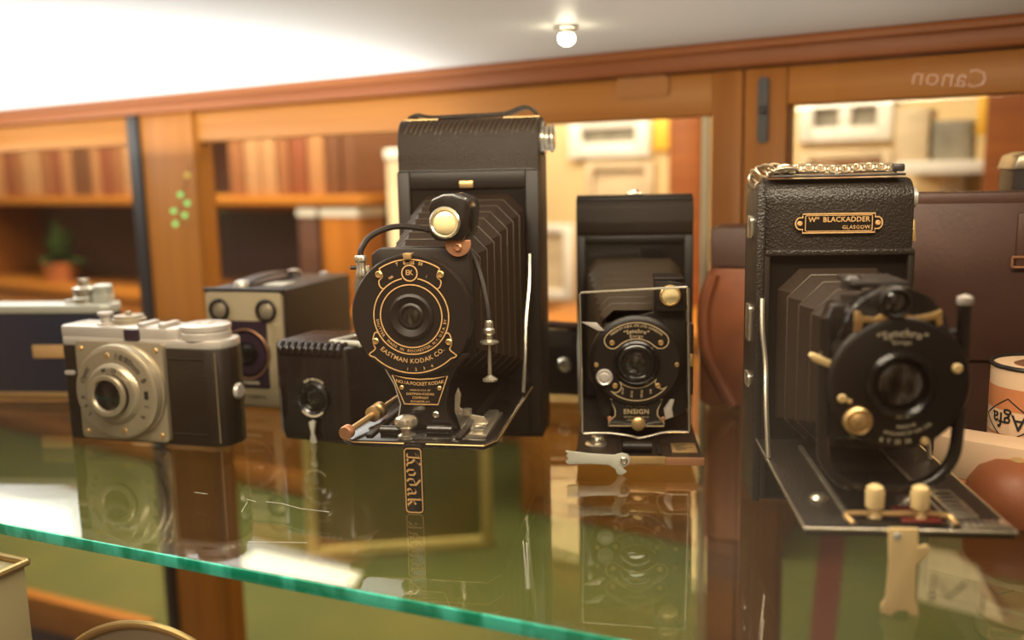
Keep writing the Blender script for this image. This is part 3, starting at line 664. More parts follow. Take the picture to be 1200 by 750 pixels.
for dx, dz, r_ in ((.0215, .0065, .0020), (-.0225, -.0060, .0018), (-.0195, -.0072, .001), (.0105, -.0235, .0016)):
    screw((GX+dx, GY, GZ+dz), r_, gsh, 'ivory')
MB().prism([(-.0340, .1010), (-.0325, .1022), (-.0240, .0985), (-.0235, .0950), (-.0320, .0985)], -.110, -.107, 'xz', .0005).build('shutter_lever', 'ivory', gsh)
# finder turret above the shutter
mb = MB().prism([(-.0225, .108), (-.019, .118), (-.012, .1255), (-.004, .1290), (.004, .1290), (.012, .1255), (.0185, .118), (.0215, .108)], -.1105, -.1, 'xz', .001).build('finder_turret', 'enamel', Bg)
MB().lathe((-.0018, -.1105, .1232), [(.0066, -.001), (.0066, .0028), (.0054, .0040), (.0046, .0030)], '-y', 30, False).build('bezel', 'satin', mb)
MB().lathe((-.0018, -.1105, .1232), [(.0050, .0022), (.003, .0034), (0, .0040)], '-y', 26).build('finder_lens', 'dark_glass', mb)
MB().prism([(-.0170, .1195), (-.0150, .1195), (-.0140, .1175), (-.009, .1168), (-.0065, .1185), (.003, .1185), (.006, .1172), (.013, .1185), (.0165, .1200), (.0170, .1140), (.0150, .1130), (.0140, .1160), (.006, .1148), (-.008, .1148), (-.0135, .1150), (-.0145, .1110), (-.0170, .1110)], -.1122, -.1104, 'xz', .0003).build('finder_arm', 'brass', mb)
mb2 = MB(); mb2.box(-.0150, .0075, -.100, -.070, .1275, .1300, .0010); mb2.lathe((-.0125, -.088, .1255), [(.0045, 0), (.0045, .004), (.003, .006), (0, .0062)], 'z', 18); mb2.build('finder_cover', 'steel_dark', mb)
# bed
ZG = .0350
gb = MB().box(-.0375, .0430, -.1290, -.003, ZG-.0035, ZG, .0010).build('bed', 'leather', Bg)
mb = MB(); mb.tube([(-.0375, -.004, ZG-.0006), (-.0375, -.1292, ZG-.0006), (.043, -.1292, ZG-.0006), (.043, -.004, ZG-.0006)], .0007, 8); mb.build('edge_trim', 'nickel', gb)
mb = MB(); mb.box(-.0195, -.0170, -.127, -.02, ZG, ZG+.0018, .0005); mb.box(.0185, .0210, -.127, -.02, ZG, ZG+.0018, .0005); mb.build('track', 'nickel', gb)
mb = MB(); mb.box(.0225, .0330, -.1185, -.085, ZG, ZG+.0016, .0004); mb.box(.0225, .0420, -.1280, -.1205, ZG, ZG+.0014, .0004); mb.build('distance_plate', 'nickel', gb)
mb = MB(); [mb.box(.0235+.0027*i, .0245+.0027*i, -.1270, -.1215, ZG+.0014, ZG+.0016) for i in range(6)]; [mb.box(.0240, .0310, -.1170+.005*i, -.1158+.005*i, ZG+.0016, ZG+.0018) for i in range(6)]; mb.build('scale_marks', 'steel_dark', gb)
MB().box(-.0165, .0180, -.1265, -.060, ZG, ZG+.0012, .0004).build('slide_plate', 'enamel', gb)
for x in (-.0088, .0088):
    MB().lathe((x, -.121, ZG+.002), [(.0030, 0), (.0022, .0012), (.0022, .003), (.0036, .0042), (.0038, .0105), (.0032, .0125), (.0018, .0134), (0, .0136)], 'z', 22).build('focus_grip', 'ivory', gb)
MB().box(.001, .0165, -.1255, -.108, ZG+.0012, ZG+.0022, .0003).build('red_reflection', 'red', gb)  # thin red slab painted in for a red reflection on the plate
MB().tube(smooth_path([(-.0185, -.127, ZG+.0012), (-.0200, -.122, ZG+.003), (-.012, -.1215, ZG+.0035), (0, -.1222, ZG+.0038), (.012, -.1215, ZG+.0035), (.0195, -.122, ZG+.003), (.0210, -.127, ZG+.0012)], 5), .0012, 8).build('focus_bar', 'brass', gb)
mb = MB(); mb.lathe((-.0255, -.098, ZG), [(.004, 0), (.004, .0015), (.0025, .003), (0, .0034)], 'z', 18); mb.build('bed_knob', 'nickel', gb)
mb = MB(); mb.tube(smooth_path([(-.0365, -.006, .110), (-.0370, -.012, .095), (-.0360, -.018, .078), (-.0370, -.028, .060), (-.0370, -.038, ZG)], 5), .0013, 8); mb.build('strut', 'nickel', Bg)
mb = MB(); mb.tube(smooth_path([(.0385, -.006, .110), (.0390, -.012, .095), (.0385, -.018, .078), (.0395, -.028, .060), (.0395, -.038, ZG)], 5), .0013, 8); mb.build('strut', 'nickel', Bg)
for z0_, z1_ in ((.085, .105), (.060, .068), (.140, .152)):
    MB().prism(rrect(.006, .020, z0_, z1_, .003), -.0412, -.0392, 'yz', .0004).build('side_catch', 'nickel', Bg)
lg = [(-.0062, .0365), (.0050, .0365), (.0052, .0290), (.0088, .0300), (.0100, .0270), (.0075, .0240), (.0050, .0215), (.0052, .0080), (.0064, .0035), (.0068, 0), (.0036, 0), (.0020, .0022), (-.0016, .0022), (-.0036, 0), (-.0078, .0008), (-.0080, .0042), (-.0062, .0075), (-.0055, .0220)]
gl_ = MB().prism(lg, -.1325, -.1306, 'xz', .0005).build('leg', 'ivory', Bg); gl_['label'] = 'ivory-coloured metal leg'
screw((-.0030, -.1325, .0335), .0016, gl_, 'white_metal')

# ================================================================== SILVER TOPPED VIEWFINDER CAMERA, LEFT
V = thing('viewfinder_camera', 'black viewfinder camera with a silver top and square silver lens plate, left on shelf', 'camera', (-.2525, .619, 0), -16)
plan = [(-.062, .004), (-.0585, 0), (.052, 0), (.0575, .001), (.0625, .0045), (.0655, .010), (.0665, .017), (.0645, .025), (.060, .030), (-.060, .030), (-.064, .024), (-.0645, .010)]
MB().prism(plan, .0, .0665, 'xy', .0015).build('body', 'leather_fine', V)
tp = [(u*1.0, v_) for u, v_ in plan]
top = MB()
top.prism([(a*.995, b) for a, b in tp], .0660, .0718, 'xy', .0012)
top.prism([(-.0605, .0015), (-.004, .0008), (.024, .0008), (.030, .003), (.034, .010), (.034, .024), (.028, .029), (-.060, .029), (-.0625, .022), (-.0625, .006)], .0710, .0795, 'xy', .0016)
top = top.build('top_plate', 'silver', V)
MB().box(-.0085, .0035, -.0006, .006, .0690, .0785, .0008).build('finder_window', 'purple', V)
MB().lathe((-.030, .010, .0795), [(.006, 0), (.006, .0012), (.0036, .0018), (.0036, .0060), (.0052, .0066), (.0052, .0086), (0, .0090)], 'z', 24).build('shutter_button', 'silver', top)
mb = MB().lathe((-.020, .021, .0795), [(.0115, 0), (.0115, .0030), (.0100, .0036), (.0100, .0050), (0, .0056)], 'z', 30); mb.lathe((-.020, .021, .0850), [(.002, 0), (.002, .002), (0, .0024)], 'z', 14); mb.build('exposure_counter', 'silver_warm', top)
mb = MB(); mb.box(.001, .006, .002, .020, .0795, .0825, .0008); mb.box(.017, .022, .002, .020, .0795, .0825, .0008); mb.box(.004, .019, .003, .020, .0793, .0802, .0003); mb.build('accessory_shoe', 'silver', top)
mb = MB().lathe((.0445, .0155, .0716), [(.0165, 0), (.0165, .0042), (.0160, .0048), (.0160, .0056), (.0166, .0062), (.0166, .0090), (.0155, .0098), (.006, .0100), (.0055, .0108), (0, .0108)], 'z', 44); mb.build('winding_dial', 'silver', top)
fpz = MB().prism(rrect(-.0455, .0235, .0025, .0705, .003), -.0040, .0005, 'xz', .0006).build('lens_plate', 'silver_warm', V)
for x, z in ((-.0405, .0655), (.0185, .0655), (-.0405, .0075), (.0185, .0075)): screw((x, -.0040, z), .0017, fpz, 'brass')
VX, VZ = -.0095, .0372
MB().lathe((VX, -.0040, VZ), [(.0335, 0), (.0335, .0030), (.0325, .0040), (.0325, .0075), (.0318, .0085), (.0318, .0110), (.0300, .0128), (.0290, .0130), (.0218, .0150), (.0208, .0150), (.0204, .0165), (.0180, .0195), (.0150, .0200), (.0138, .0200)], '-y', 64).build('shutter', 'silver_warm', fpz)
MB().lathe((VX, -.0238, VZ), [(.0140, 0), (.0140, .0045), (.0132, .0055)], '-y', 48).build('lens_barrel', 'satin', fpz)
MB().lathe((VX, -.0280, VZ), [(.0140, 0), (.0142, .0030), (.0136, .0038), (.0110, .0038), (.0104, .0022), (.0096, 0)], '-y', 48, False).build('lens_rim', 'silver_warm', fpz)
MB().lathe((VX, -.0285, VZ), [(.0104, .0008), (.006, .0020), (0, .0026)], '-y', 36).build('lens', 'dark_glass', fpz)
vy = lambda R_: -.0170-.0002-.0020*max(0, min(1, (.0290-R_)/.0072))
def vring(R0_, off): return lambda u, v_: (VX+(R0_+v_)*math.sin(u/R0_+rad(off)), vy(R0_+v_)-.0003, VZ+(R0_+v_)*math.cos(u/R0_+rad(off)))
mb = MB(); mb.text('1:8/80mm', .0056, vring(.0253, 30)); mb.text('B', .0052, vring(.0253, 68)); mb.text('1', .005, vring(.0253, 108)); mb.text('Optic', .0054, vring(.0253, -62)); mb.text('5   6   8', .0046, vring(.0253, -112)); mb.text('9', .005, vring(.0253, 126)); mb.build('lettering', 'ink', fpz)
mb = MB()
for a in (-8, 168): 
    p = circ(VX, VZ, .0255, a, 0, 1)[0]; mb.lathe((p[0], -.0175, p[1]), [(.0022, 0), (.0018, .0012), (0, .0013)], '-y', 16)
mb.build('rivet', 'brass', fpz)
mb = MB(); mb.strip(circ(VX, VZ, .0247, 84, 97, 8), .0030, -.0186); mb.build('speed_pointer', 'ink', fpz)
def vring2(R0_, off): return lambda u, v_: (VX+(R0_+v_)*math.sin(u/R0_+rad(off)), -.0232, VZ+(R0_+v_)*math.cos(u/R0_+rad(off)))
mb = MB(); mb.text('M - 25', .0044, lambda u, v_: (lambda q: (q[0], -.0240+.0012*0-.0001, q[2]))(vring2(.0166, 0)(u, v_))); mb.text('15 - 30', .0042, lambda u, v_: vring2(.0166, 95)(u, v_)); mb.build('distance_lettering', 'ink', fpz)
for o_ in fpz.children:
    if not o_.name.startswith('screw'):
        for v_ in o_.data.vertices: v_.co.y = -.004+(v_.co.y+.004)*.62
MB().prism(rrect(-.0585, -.0500, .0455, .0485, .0014), -.0012, .0006, 'xz', .0002).build('maker_badge', 'silver', V)
MB().lathe((.0658, .015, .036), [(.0055, 0), (.0055, .001), (.0045, .0025), (0, .0032)], 'x', 22).build('back_latch', 'silver', V)
mb = MB(); mb.tube([(.0592, .0014, .003), (.0592, .0014, .064)], .0006, 6); mb.build('edge_trim', 'chain_metal', V)
mb = MB(); mb.tube([(.026, -.0002, .0595), (.051, -.0002, .0595)], .0005, 6); mb.tube([(.026, -.0002, .0085), (.051, -.0002, .0085)], .0005, 6); mb.build('leather_ribs', 'leather_fine', V)

# ================================================================== FAR LEFT CAMERA
W = thing('rangefinder_camera', 'long navy-black camera with a pale metal top and gold name band, at left edge', 'camera', (-.405, .765, 0), -6)
MB().prism([(-.085, .004), (-.081, 0), (.070, 0), (.076, .004), (.078, .014), (.074, .026), (-.081, .026), (-.085, .022)], .004, .0700, 'xy', .001).build('body', 'navy', W)
wt = MB().prism([(-.085, .004), (-.081, -.0006), (.070, -.0006), (.0765, .004), (.0785, .014), (.074, .0265), (-.081, .0265), (-.085, .022)], .0700, .0770, 'xy', .0012).build('top_plate', 'white_metal', W)
MB().prism([(-.085, .004), (-.081, -.0006), (.070, -.0006), (.0765, .004), (.0785, .014), (.074, .0265), (-.081, .0265), (-.085, .022)], 0, .0042, 'xy', .0008).build('base_plate', 'brass', W)
MB().box(.0085, .0460, -.0014, .0004, .0330, .0440, .0006).build('name_band', 'gold', W)
mb = MB().lathe((.0505, .013, .0770), [(.0095, 0), (.0095, .0045), (.0085, .0055), (.0085, .0085), (.0095, .0090), (.0095, .0125), (.0050, .0140), (.0045, .0200), (0, .0206)], 'z', 28); mb.build('winding_knob', 'nickel', wt)
mb = MB(); mb.box(.0600, .0730, .006, .020, .0770, .0860, .0015); mb.lathe((.0665, .013, .0860), [(.0075, 0), (.0078, .0010), (.0078, .0055), (.006, .0065), (0, .0068)], 'z', 26); mb.build('shutter_dial', 'white_metal', wt)
MB().lathe((.038, .010, .0770), [(.0035, 0), (.0035, .003), (0, .0036)], 'z', 18).build('release_button', 'silver', wt)

# ================================================================== BOX CAMERA
X = thing('box_camera', 'black box camera with a cream front plate and two round finder windows', 'camera', (-.21, .7127, 0), -16)
MB().box(-.0285, .0405, .0005, .114, 0, .0930, .0025).build('body', 'leather_fine', X)
xf = MB(); xf.prism(rrect(-.0268, .0388, .0022, .0908, .004), -.0022, .0012, 'xz', .0006); xf = xf.build('front_plate', 'plate_cream', X)
MB().prism(rrect(-.0125, .0255, .0170, .0690, .001), -.0032, -.0020, 'xz').build('dark_panel', 'purple', xf)
for x in (-.0140, .0262):
    wz = .0772
    a = MB().lathe((x, -.0020, wz), [(.0088, -.0004), (.0088, .0022), (.0078, .0030), (.0066, .0030), (.0062, .0016)], '-y', 32, False).build('finder_rim', 'satin', xf)
    MB().lathe((x, -.0020, wz), [(.0064, .0010), (.0040, .0022), (0, .0027)], '-y', 28).build('finder_lens', 'silver_warm', xf)
    MB().lathe((x, -.0020, wz), [(.0108, -.0004), (.0108, .0006), (.0090, .0010)], '-y', 32).build('finder_ring', 'plate_cream', xf)
MB().lathe((.0075, -.0030, .0435), [(.0200, 0), (.0198, .0012), (.0186, .0016), (.0184, .0004), (.0095, -.0004), (.009, .0012), (.0072, .0012), (.0068, 0)], '-y', 48).build('lens_surround', 'enamel', xf)
MB().tube([(.0075+.0192*math.cos(2*PI*k/40), -.0046, .0435+.0192*math.sin(2*PI*k/40)) for k in range(40)], .0004, 6, True).build('thin_ring', 'copper', xf)
MB().lathe((.0075, -.0032, .0435), [(.0070, 0), (.004, .0010), (0, .0012)], '-y', 28).build('lens', 'dark_glass', xf)
mb = MB()
for i in range(16): mb.box(.0285, .0370, -.0029, -.0019, .0180+.0031*i, .0196+.0031*i, .0003)
mb.build('ribs', 'plate_cream', xf)
mb = MB(); mb.text('Brownie', .0048, flat(.0085, .0212, -.0034)); mb.build('lettering', 'cream_print', xf)
mb = MB(); mb.text('SIX-20 CAMERA', .0042, flat(.0065, .0095, -.0024)); mb.build('base_lettering', 'ink', xf)
mb = MB(); mb.box(-.0285, .0405, -.0015, .003, .0905, .0938, .0008); mb.build('front_rim', 'steel_dark', X)
hp = smooth_path([(-.004, .014, .0938), (-.004, .022, .0968), (-.004, .055, .0985), (-.004, .088, .0968), (-.004, .096, .0938)], 5)
mb = MB(); pr = [(v_.y, v_.z) for v_ in hp]
mb.prism([(a, b+.0010) for a, b in pr]+[(a, b-.0006) for a, b in pr[::-1]], -.011, .003, 'yz', .0003); mb.build('carrying_strap', 'satin', X)
for y in (.014, .096): MB().lathe((-.004, y, .0930), [(.0062, 0), (.0062, .002), (.005, .0045), (0, .0058)], 'z', 20).build('strap_stud', 'silver', X)
MB().box(.012, .030, .018, .038, .0930, .0945, .0006).build('finder_plate', 'white_metal', X)
MB().lathe((.0255, .095, .0930), [(.004, 0), (.004, .003), (0, .004)], 'z', 18).build('shutter_button', 'silver', X)
MB().lathe((.0405, .075, .035), [(.005, 0), (.005, .001), (.004, .0018), (0, .002)], 'x', 18).build('side_stud', 'satin', X)

# ================================================================== BAKELITE CAMERA
Y = thing('bakelite_camera', 'small streaky black moulded camera with beaded ridges and white lever, before the box camera', 'camera', (-.1345, .613, 0), -22)
pl_ = [(-.036, .012), (-.0255, 0), (.0275, 0), (.0430, .034), (.0430, .052), (.036, .060), (-.030, .060), (-.036, .052)]
MB().prism([(a, b) for a, b in pl_], .003, .0655, 'xy', .0022).build('body', 'bakelite', Y)
MB().prism([(a*.95, b*.95+.0012) for a, b in pl_], 0, .0045, 'xy', .001).build('base', 'bakelite', Y)
mb = MB()
for i in range(10):
    x = -.0235+i*.0051
    mb.tube([(x, -.0006, .0605), (x, -.0006, .0640), (x, .0015, .0665), (x, .045, .0665)], .0019, 10)
mb.build('top_ridges', 'bakelite', Y)['label'] = 'beaded ridges over the top'
yl = MB().lathe((.0015, 0, .0300), [(.0120, -.001), (.0118, .0020), (.0100, .0030), (.0086, .0018), (.0070, .0018), (.0064, .0006)], '-y', 40).build('lens_mount', 'enamel', Y)
MB().lathe((.0015, -.0006, .0300), [(.0068, 0), (.004, .0012), (0, .0016)], '-y', 30).build('lens', 'dark_glass', yl)
mb = MB(); mb.text('BABY BROWNIE', .0022, arc_top(.0015, .0300, .0132, -.0004), spacing=1.); mb.strip(circ(.0015, .0300, .0112, 135, 225, 16), .0011, -.0034); mb.build('white_marks', 'cream_print', yl)
MB().prism([(-.0008, .0150), (.0018, .0165), (.0040, .0150), (.0034, .0115), (.0026, .0075), (.0036, .0040), (.0042, .0010), (.0018, .0), (-.0008, .0010), (-.0002, .0040), (.0006, .0075), (-.0004, .0115)], -.0052, -.0034, 'xz', .0003).build('shutter_lever', 'white_metal', Y)
MB().tube([(.0017, -.0050, .0140), (.0017, .001, .0140)], .0014, 10).build('lever_pivot', 'satin', Y)
mb = MB()
o_ = [(.010, .010, .0672), (.033, .010, .0672), (.038, .032, .0672), (.014, .032, .0672)]
for a, b in zip(o_, o_[1:]+o_[:1]): mb.tube([a, b], .0018, 8)
for p in o_: mb.lathe((p[0], p[1], .0655), [(.0018, 0), (.0018, .0017)], 'z', 10)
mb.build('folding_finder', 'white_metal', Y)['label'] = 'white metal finder frame folded flat'

# ================================================================== OBJECTS BEHIND
# folded black camera behind, between the two folding cameras
q = G(668, 478)
Z = thing('folded_camera', 'dark folded camera lying behind, between the tall and small folding cameras', 'camera', (q.x-.005, q.y+.04, 0), -14)
MB().prism([(-.05, 0), (.05, 0), (.05, .036), (.046, .046), (.034, .053), (-.034, .053), (-.046, .046), (-.05, .036)], 0, .03, 'xz', .003).build('body', 'leather_fine', Z)
MB().box(-.044, .044, -.002, .001, .006, .040, .0008).build('door_flap', 'satin', Z)
MB().lathe((.004, -.002, .026), [(.006, 0), (.006, .002), (.004, .004), (0, .0045)], '-y', 22).build('knob', 'nickel', Z)
mb = MB(); mb.tube(smooth_path([(-.045, .008, .053), (-.02, .004, .057), (.01, .003, .056), (.045, .008, .054)], 6), .003, 8); mb.build('strap', 'dark_tan', Z)

# reddish-brown leather case behind the chained camera's left side
q = G(858, 492)
L1 = thing('leather_case', 'upright reddish-brown leather camera case with a flap, left behind the chained camera', 'leather case', (q.x+.022, q.y+.03, 0), -20)
MB().prism([(-.040, 0), (.030, 0), (.031, .06), (.030, .122), (.024, .128), (-.018, .128), (-.027, .122), (-.034, .10), (-.040, .06)], 0, .042, 'xz', .005).build('pouch', 'tan', L1)
mb = MB(); mb.prism([(-.0035, .134), (.046, .134), (.046, .1285), (.004, .1275), (0, .122), (-.0035, .105)], -.032, .034, 'yz', .0015); mb.build('flap', 'dark_tan', L1)
mb = MB(); mb.tube(smooth_path([(-.030, -.002, .10), (-.036, -.004, .075), (-.034, -.006, .045), (-.022, -.008, .02), (-.012, -.012, .004)], 6), .0045, 8); mb.build('strap', 'tan', L1)

# flat dark brown leather case behind, right
q0 = G(1085, 545)
L2 = thing('leather_case', 'wide dark brown leather case with a belt loop, behind the chained camera at right edge', 'leather case', (.304, .562, -.003), -14)
MB().box(-.062, .085, 0, .03, 0, .1600, .003).build('body', 'dark_tan', L2)
mb = MB(); mb.box(-.063, .086, -.0035, .0305, .1555, .1625, .0015); mb.box(-.060, .083, -.003, .001, .060, .157, .0012); mb.build('lid_flap', 'dark_tan', L2)
mb = MB(); mb.box(-.002, .014, -.0065, -.003, .118, .150, .001); mb.build('belt_loop', 'dark_tan', L2)
mb = MB(); o_ = [(-.004, -.007, .118), (.016, -.007, .118), (.016, -.007, .124), (-.004, -.007, .124)]; [mb.tube([a, b], .0008, 6) for a, b in zip(o_, o_[1:]+o_[:1])]; mb.build('buckle', 'copper', L2)
for x, z in ((-.05, .05), (.024, .088), (.024, .060)): MB().lathe((x, -.003, z), [(.0022, 0), (.0018, .001), (0, .0012)], '-y', 14).build('rivet', 'brass', L2)

# grey camera whose corner shows above that case
q = D(1198, 215, .62)
C8 = thing('metal_camera', 'grey metal camera corner showing above the dark brown case at right edge', 'camera', (.372, .606, 0), -14)
MB().box(-.045, .05, .0, .04, 0, .174, .004).build('body', 'leather_fine', C8)
mb = MB(); mb.prism([(-.046, .1720), (-.043, .1810), (-.036, .1835), (.05, .1835), (.05, .1720)], -.002, .042, 'xz', .0015); mb.build('top_plate', 'silver_warm', C8)

# film tin, upside down
tn = G(1226, 585)
T = thing('film_tin', 'orange-cream cylindrical film tin standing upside down at the right edge', 'film tin', (tn.x, tn.y+.012, 0), 0)
MB().lathe((0,0,0), [(.0245, 0), (.0245, .0705)], 'z', 56).build('label_wrap', 'paper', T)
mb = MB(); mb.tube([(.0243*math.cos(2*PI*k/48), .0243*math.sin(2*PI*k/48), .0708) for k in range(48)], .0012, 8, True); mb.build('rim', 'steel_dark', T)
mb = MB(); mb.lathe((0,0,.0690), [(.0238, 0), (.0238, .0006), (.015, .0010), (.012, .0020), (0, .0022)], 'z', 44); mb.build('base_disc', 'copper', T)
va = math.atan2(-tn.y, -tn.x)                    # towards the viewer
ac = va - .62
def tin(rr, cz, s=1): return lambda u, v: (rr*math.cos(ac-u/rr*-1), rr*math.sin(ac-u/rr*-1), cz+v)
mb = MB()
def tinstrip(pts, w):
    P = []
    for a, b in zip(pts, pts[1:]):
        for k in range(10): P.append((a[0]+(b[0]-a[0])*k/10, a[1]+(b[1]-a[1])*k/10))
    P.append(pts[-1]); b2 = MB(); b2.strip(P, w, 0, False, .0002)
    for v_ in b2.bm.verts: v_.co = Vector(tin(.0247-v_.co.y, .043)(v_.co.x, v_.co.z))
    me = bpy.data.meshes.new('t'); b2.bm.to_mesh(me); b2.bm.free(); mb.bm.from_mesh(me); bpy.data.meshes.remove(me)
dm = [(-.0175, 0), (0, .0115), (.0175, 0), (0, -.0115), (-.0175, 0)]
tinstrip(dm, .0007)
mb.text('Agfa', .0115, lambda u, v: tin(.0248, .043)(-u, -v), spacing=1.)
mb.build('lettering', 'ink', T)
mb = MB(); mb.lathe((0,0,.034), [(.02465, 0), (.02465, .0012)], 'z', 56, False); mb.lathe((0,0,.048), [(.02465, 0), (.02465, .012)], 'z', 56, False); mb.build('orange_bands', 'carton_orange', T)

# cream and orange carton in front of it
ca = G(1150, 600)
Cn = thing('film_carton', 'cream film carton with an orange base, in front of the film tin', 'carton', (.258, .440, 0), -42)
MB().box(-.052, .050, 0, .022, .016, .0370, .0006).build('lid', 'paper', Cn)
MB().box(-.0518, .0498, .0002, .0218, 0, .0160, .0006).build('tray', 'carton_orange', Cn)
# round leather pouch
lp = G(1195, 620)
Po = thing('lens_pouch', 'round red-brown leather lens pouch in front of the cream carton', 'pouch', (lp.x+.004, lp.y+.012, 0), 0)
MB().lathe((0,0,0), [(.019, 0), (.0225, .003), (.0240, .010), (.0228, .018), (.018, .0255), (.010, .030), (0, .0312)], 'z', 40).build('pouch_body', 'tan', Po)
MB().lathe((0,0,.0298), [(.004, 0), (.004, .0012), (.0025, .0024), (0, .0028)], 'z', 18).build('stud', 'brass', Po)

# ================================================================== LOWER SHELF CORNER
lo = thing('glass_shelf', 'lower glass shelf under the front edge, with a brass hoop on it', 'shelf')
LZ = -.165
o4 = [ep(-.30, .012), ep(.85, .012), ep(.85, -.10), ep(-.30, -.10)]
MB().prism(o4, LZ-.006, LZ, 'xy').build('slab', 'glass_shelf', lo, False)
hq = D(162, 727, .45); 
H = thing('brass_hoop', 'round gold-rimmed glass standing below the shelf edge at bottom left', 'magnifier', (hq.x, hq.y, LZ), -10)
hr = (hq.z-LZ)/2
MB().tube([(hr*.965*math.cos(2*PI*k/64), 0, hr+hr*.965*math.sin(2*PI*k/64)) for k in range(64)], hr*.035, 10, True).build('rim', 'brass', H)
MB().lathe((0, .003, hr), [(hr*.94, 0), (hr*.94, .0012), (hr*.80, .004), (hr*.74, .002), (hr*.70, .006), (0, .0065)], '-y', 64).build('face', 'silver_warm', H)
MB().box(-.012, .012, -.008, .008, 0, .003, .001).build('foot', 'brass', H)
cq = D(22, 705, .46)
Q = thing('gilt_box', 'cream box with bright gilt edges, cut by the bottom left corner', 'box', (cq.x-.078, cq.y+.045, LZ), -24)
bh = cq.z-LZ
MB().box(-.045, .045, -.02, .03, 0, bh-.003, .001).build('body', 'cream', Q)
mb = MB(); o_ = [(-.046, -.021, bh-.0015), (.046, -.021, bh-.0015), (.046, .031, bh-.0015), (-.046, .031, bh-.0015)]
[mb.tube([a, b], .0022, 8) for a, b in zip(o_, o_[1:]+o_[:1])]; mb.build('gilt_edge', 'brass', Q)
MB().box(-.030, .030, -.008, .020, bh-.003, bh+.009, .001).build('lid_block', 'cream', Q)

# ================================================================== THE ROOM BEYOND
OW = 1.3
wall = thing('wall_back', '', ''); bpy.data.objects.remove(wall)
mb = MB(); mb.box(-6.5, 2.5, OW, OW+.1, -1.0, 1.9)
mt = Matrix.Translation((B0.x, B0.y, 0)) @ Matrix.Rotation(rad(YAWB), 4, 'Z')
mb.bm.transform(mt); struct(mb.build('wall_back', 'wallpaint', None, False))
mb = MB(); mb.box(-6.5, 2.5, OW-.016, OW, -1.0, -.20, .002); mb.box(-6.5, 2.5, OW-.03, OW, -.215, -.165, .004); mb.bm.transform(mt); struct(mb.build('trim_1', 'wood_room', None, False))
mb = MB(); mb.box(-6.5, 2.5, .035, OW, -1.05, -1.0); mb.bm.transform(mt); struct(mb.build('floor', 'carpet', None, False))
def room(name, label, cat, t, off, z, yaw=0., group=None):
    p = B0 + BU*t - BN*off
    return thing(name, label, cat, (p.x, p.y, z), YAWB+yaw, group)
# green topped platform
PZ = -.55
g0 = G(0, 683, PZ); g1 = G(182, 727, PZ)
def bc(v): w = v-B0; return (w.dot(BU), -w.dot(BN))
a0 = bc(g0); a1 = bc(g1); dd = Vector(a1)-Vector(a0); dd.normalize()
f0 = Vector(a0)-dd*.05; 
k1 = Vector(a1)
pf = room('platform', 'low platform topped with green baize and edged in orange wood, beyond the glass doors', 'platform', 0, 0, 0)
# near edge follows the visible line, then runs along the case back
k1 = Vector(a1)
tpoly = [(-2.6, f0.y), (f0.x, f0.y), (k1.x, k1.y), (k1.x+.12, .05), (2.2, .05), (2.2, OW-.035), (-2.6, OW-.035)]
MB().prism(tpoly, PZ-.02, PZ, 'xy').build('baize_top', 'baize', pf, False)
mb = MB()
nn = Vector((dd.y, -dd.x)); nn = nn if nn.y < 0 else -nn
mb.prism([(f0.x, f0.y), (k1.x, k1.y), (k1.x+nn.x*.022, k1.y+nn.y*.022), (f0.x+nn.x*.022, f0.y+nn.y*.022)], PZ-.058, PZ+.004, 'xy', .004)
mb.build('edge_rail', 'wood_h', pf)
MB().prism([(-2.6, f0.y+.8), (k1.x, k1.y+.75), (2.2, .8), (2.2, OW-.035), (-2.6, OW-.035)], -1.0, PZ-.02, 'xy').build('base', 'wood_room', pf, False)

# pictures on the wall
def framed(label, x0, y0, x1, y1, off, fw, fm, im, bars=0, group=None, hang=True):
    """picture whose corners show at these photo points, hung at `off`"""
    tA, zA = Bp(x0, y0, off); tB, zB = Bp(x1, y1, off); zt = max(zA, zB); zb = min(zA, zB)
    p = room('framed_picture', label, 'picture', (tA+tB)/2, off, zb, 0, group); hw = abs(tB-tA)/2; h = zt-zb
    mb = MB(); mb.box(-hw, -hw+fw, -.02, -.001, 0, h, .002); mb.box(hw-fw, hw, -.02, -.001, 0, h, .002); mb.box(-hw+fw, hw-fw, -.02, -.001, 0, fw, .002); mb.box(-hw+fw, hw-fw, -.02, -.001, h-fw, h, .002)
    for b in range(bars): 
        xx = -hw+(2*hw)*(b+1)/(bars+1); mb.box(xx-fw*.4, xx+fw*.4, -.018, -.001, fw, h-fw, .001)
    mb.build('frame', fm, p); MB().box(-hw+fw, hw-fw, -.008, -.002, fw, h-fw).build('print', im, p, False)
    return p
framed('white-framed grey picture on the cream wall, seen above the small folding camera', 670, 136, 764, 183, OW, .035, 'white', 'grey')
framed('wide white frame holding two grey photographs, top of the right-hand door glass', 940, 112, 1047, 164, OW, .03, 'white', 'grey', 1)
framed('brown photograph in a pale frame below the pair of grey photographs', 940, 177, 1045, 250, OW, .02, 'pale', 'photo_brown')
framed('pale framed sheet on the cream wall, below the white-framed grey picture', 690, 190, 768, 245, OW, .02, 'pale', 'pale')
framed('cream-framed pale print low on the wall, just right of the tall folding camera', 628, 262, 674, 350, OW-.1, .02, 'white', 'pale')
def board(name, label, cat, x0, y0, x1, y1, off, th, m, floor=None, group=None):
    tA, zA = Bp(x0, y0, off); tB, zB = Bp(x1, y1, off); zt = max(zA, zB); zb = floor if floor is not None else min(zA, zB)
    p = B0 + BU*((tA+tB)/2) - BN*off
    hw = abs(tB-tA)/2
    mb = MB(); mb.box(-hw, hw, -th/2, th/2, 0, zt-zb, .003); o = mb.build(name, m)
    o.location = (p.x, p.y, zb); o.rotation_euler = (0, 0, rad(YAWB)); return tag(o, label, cat, group)
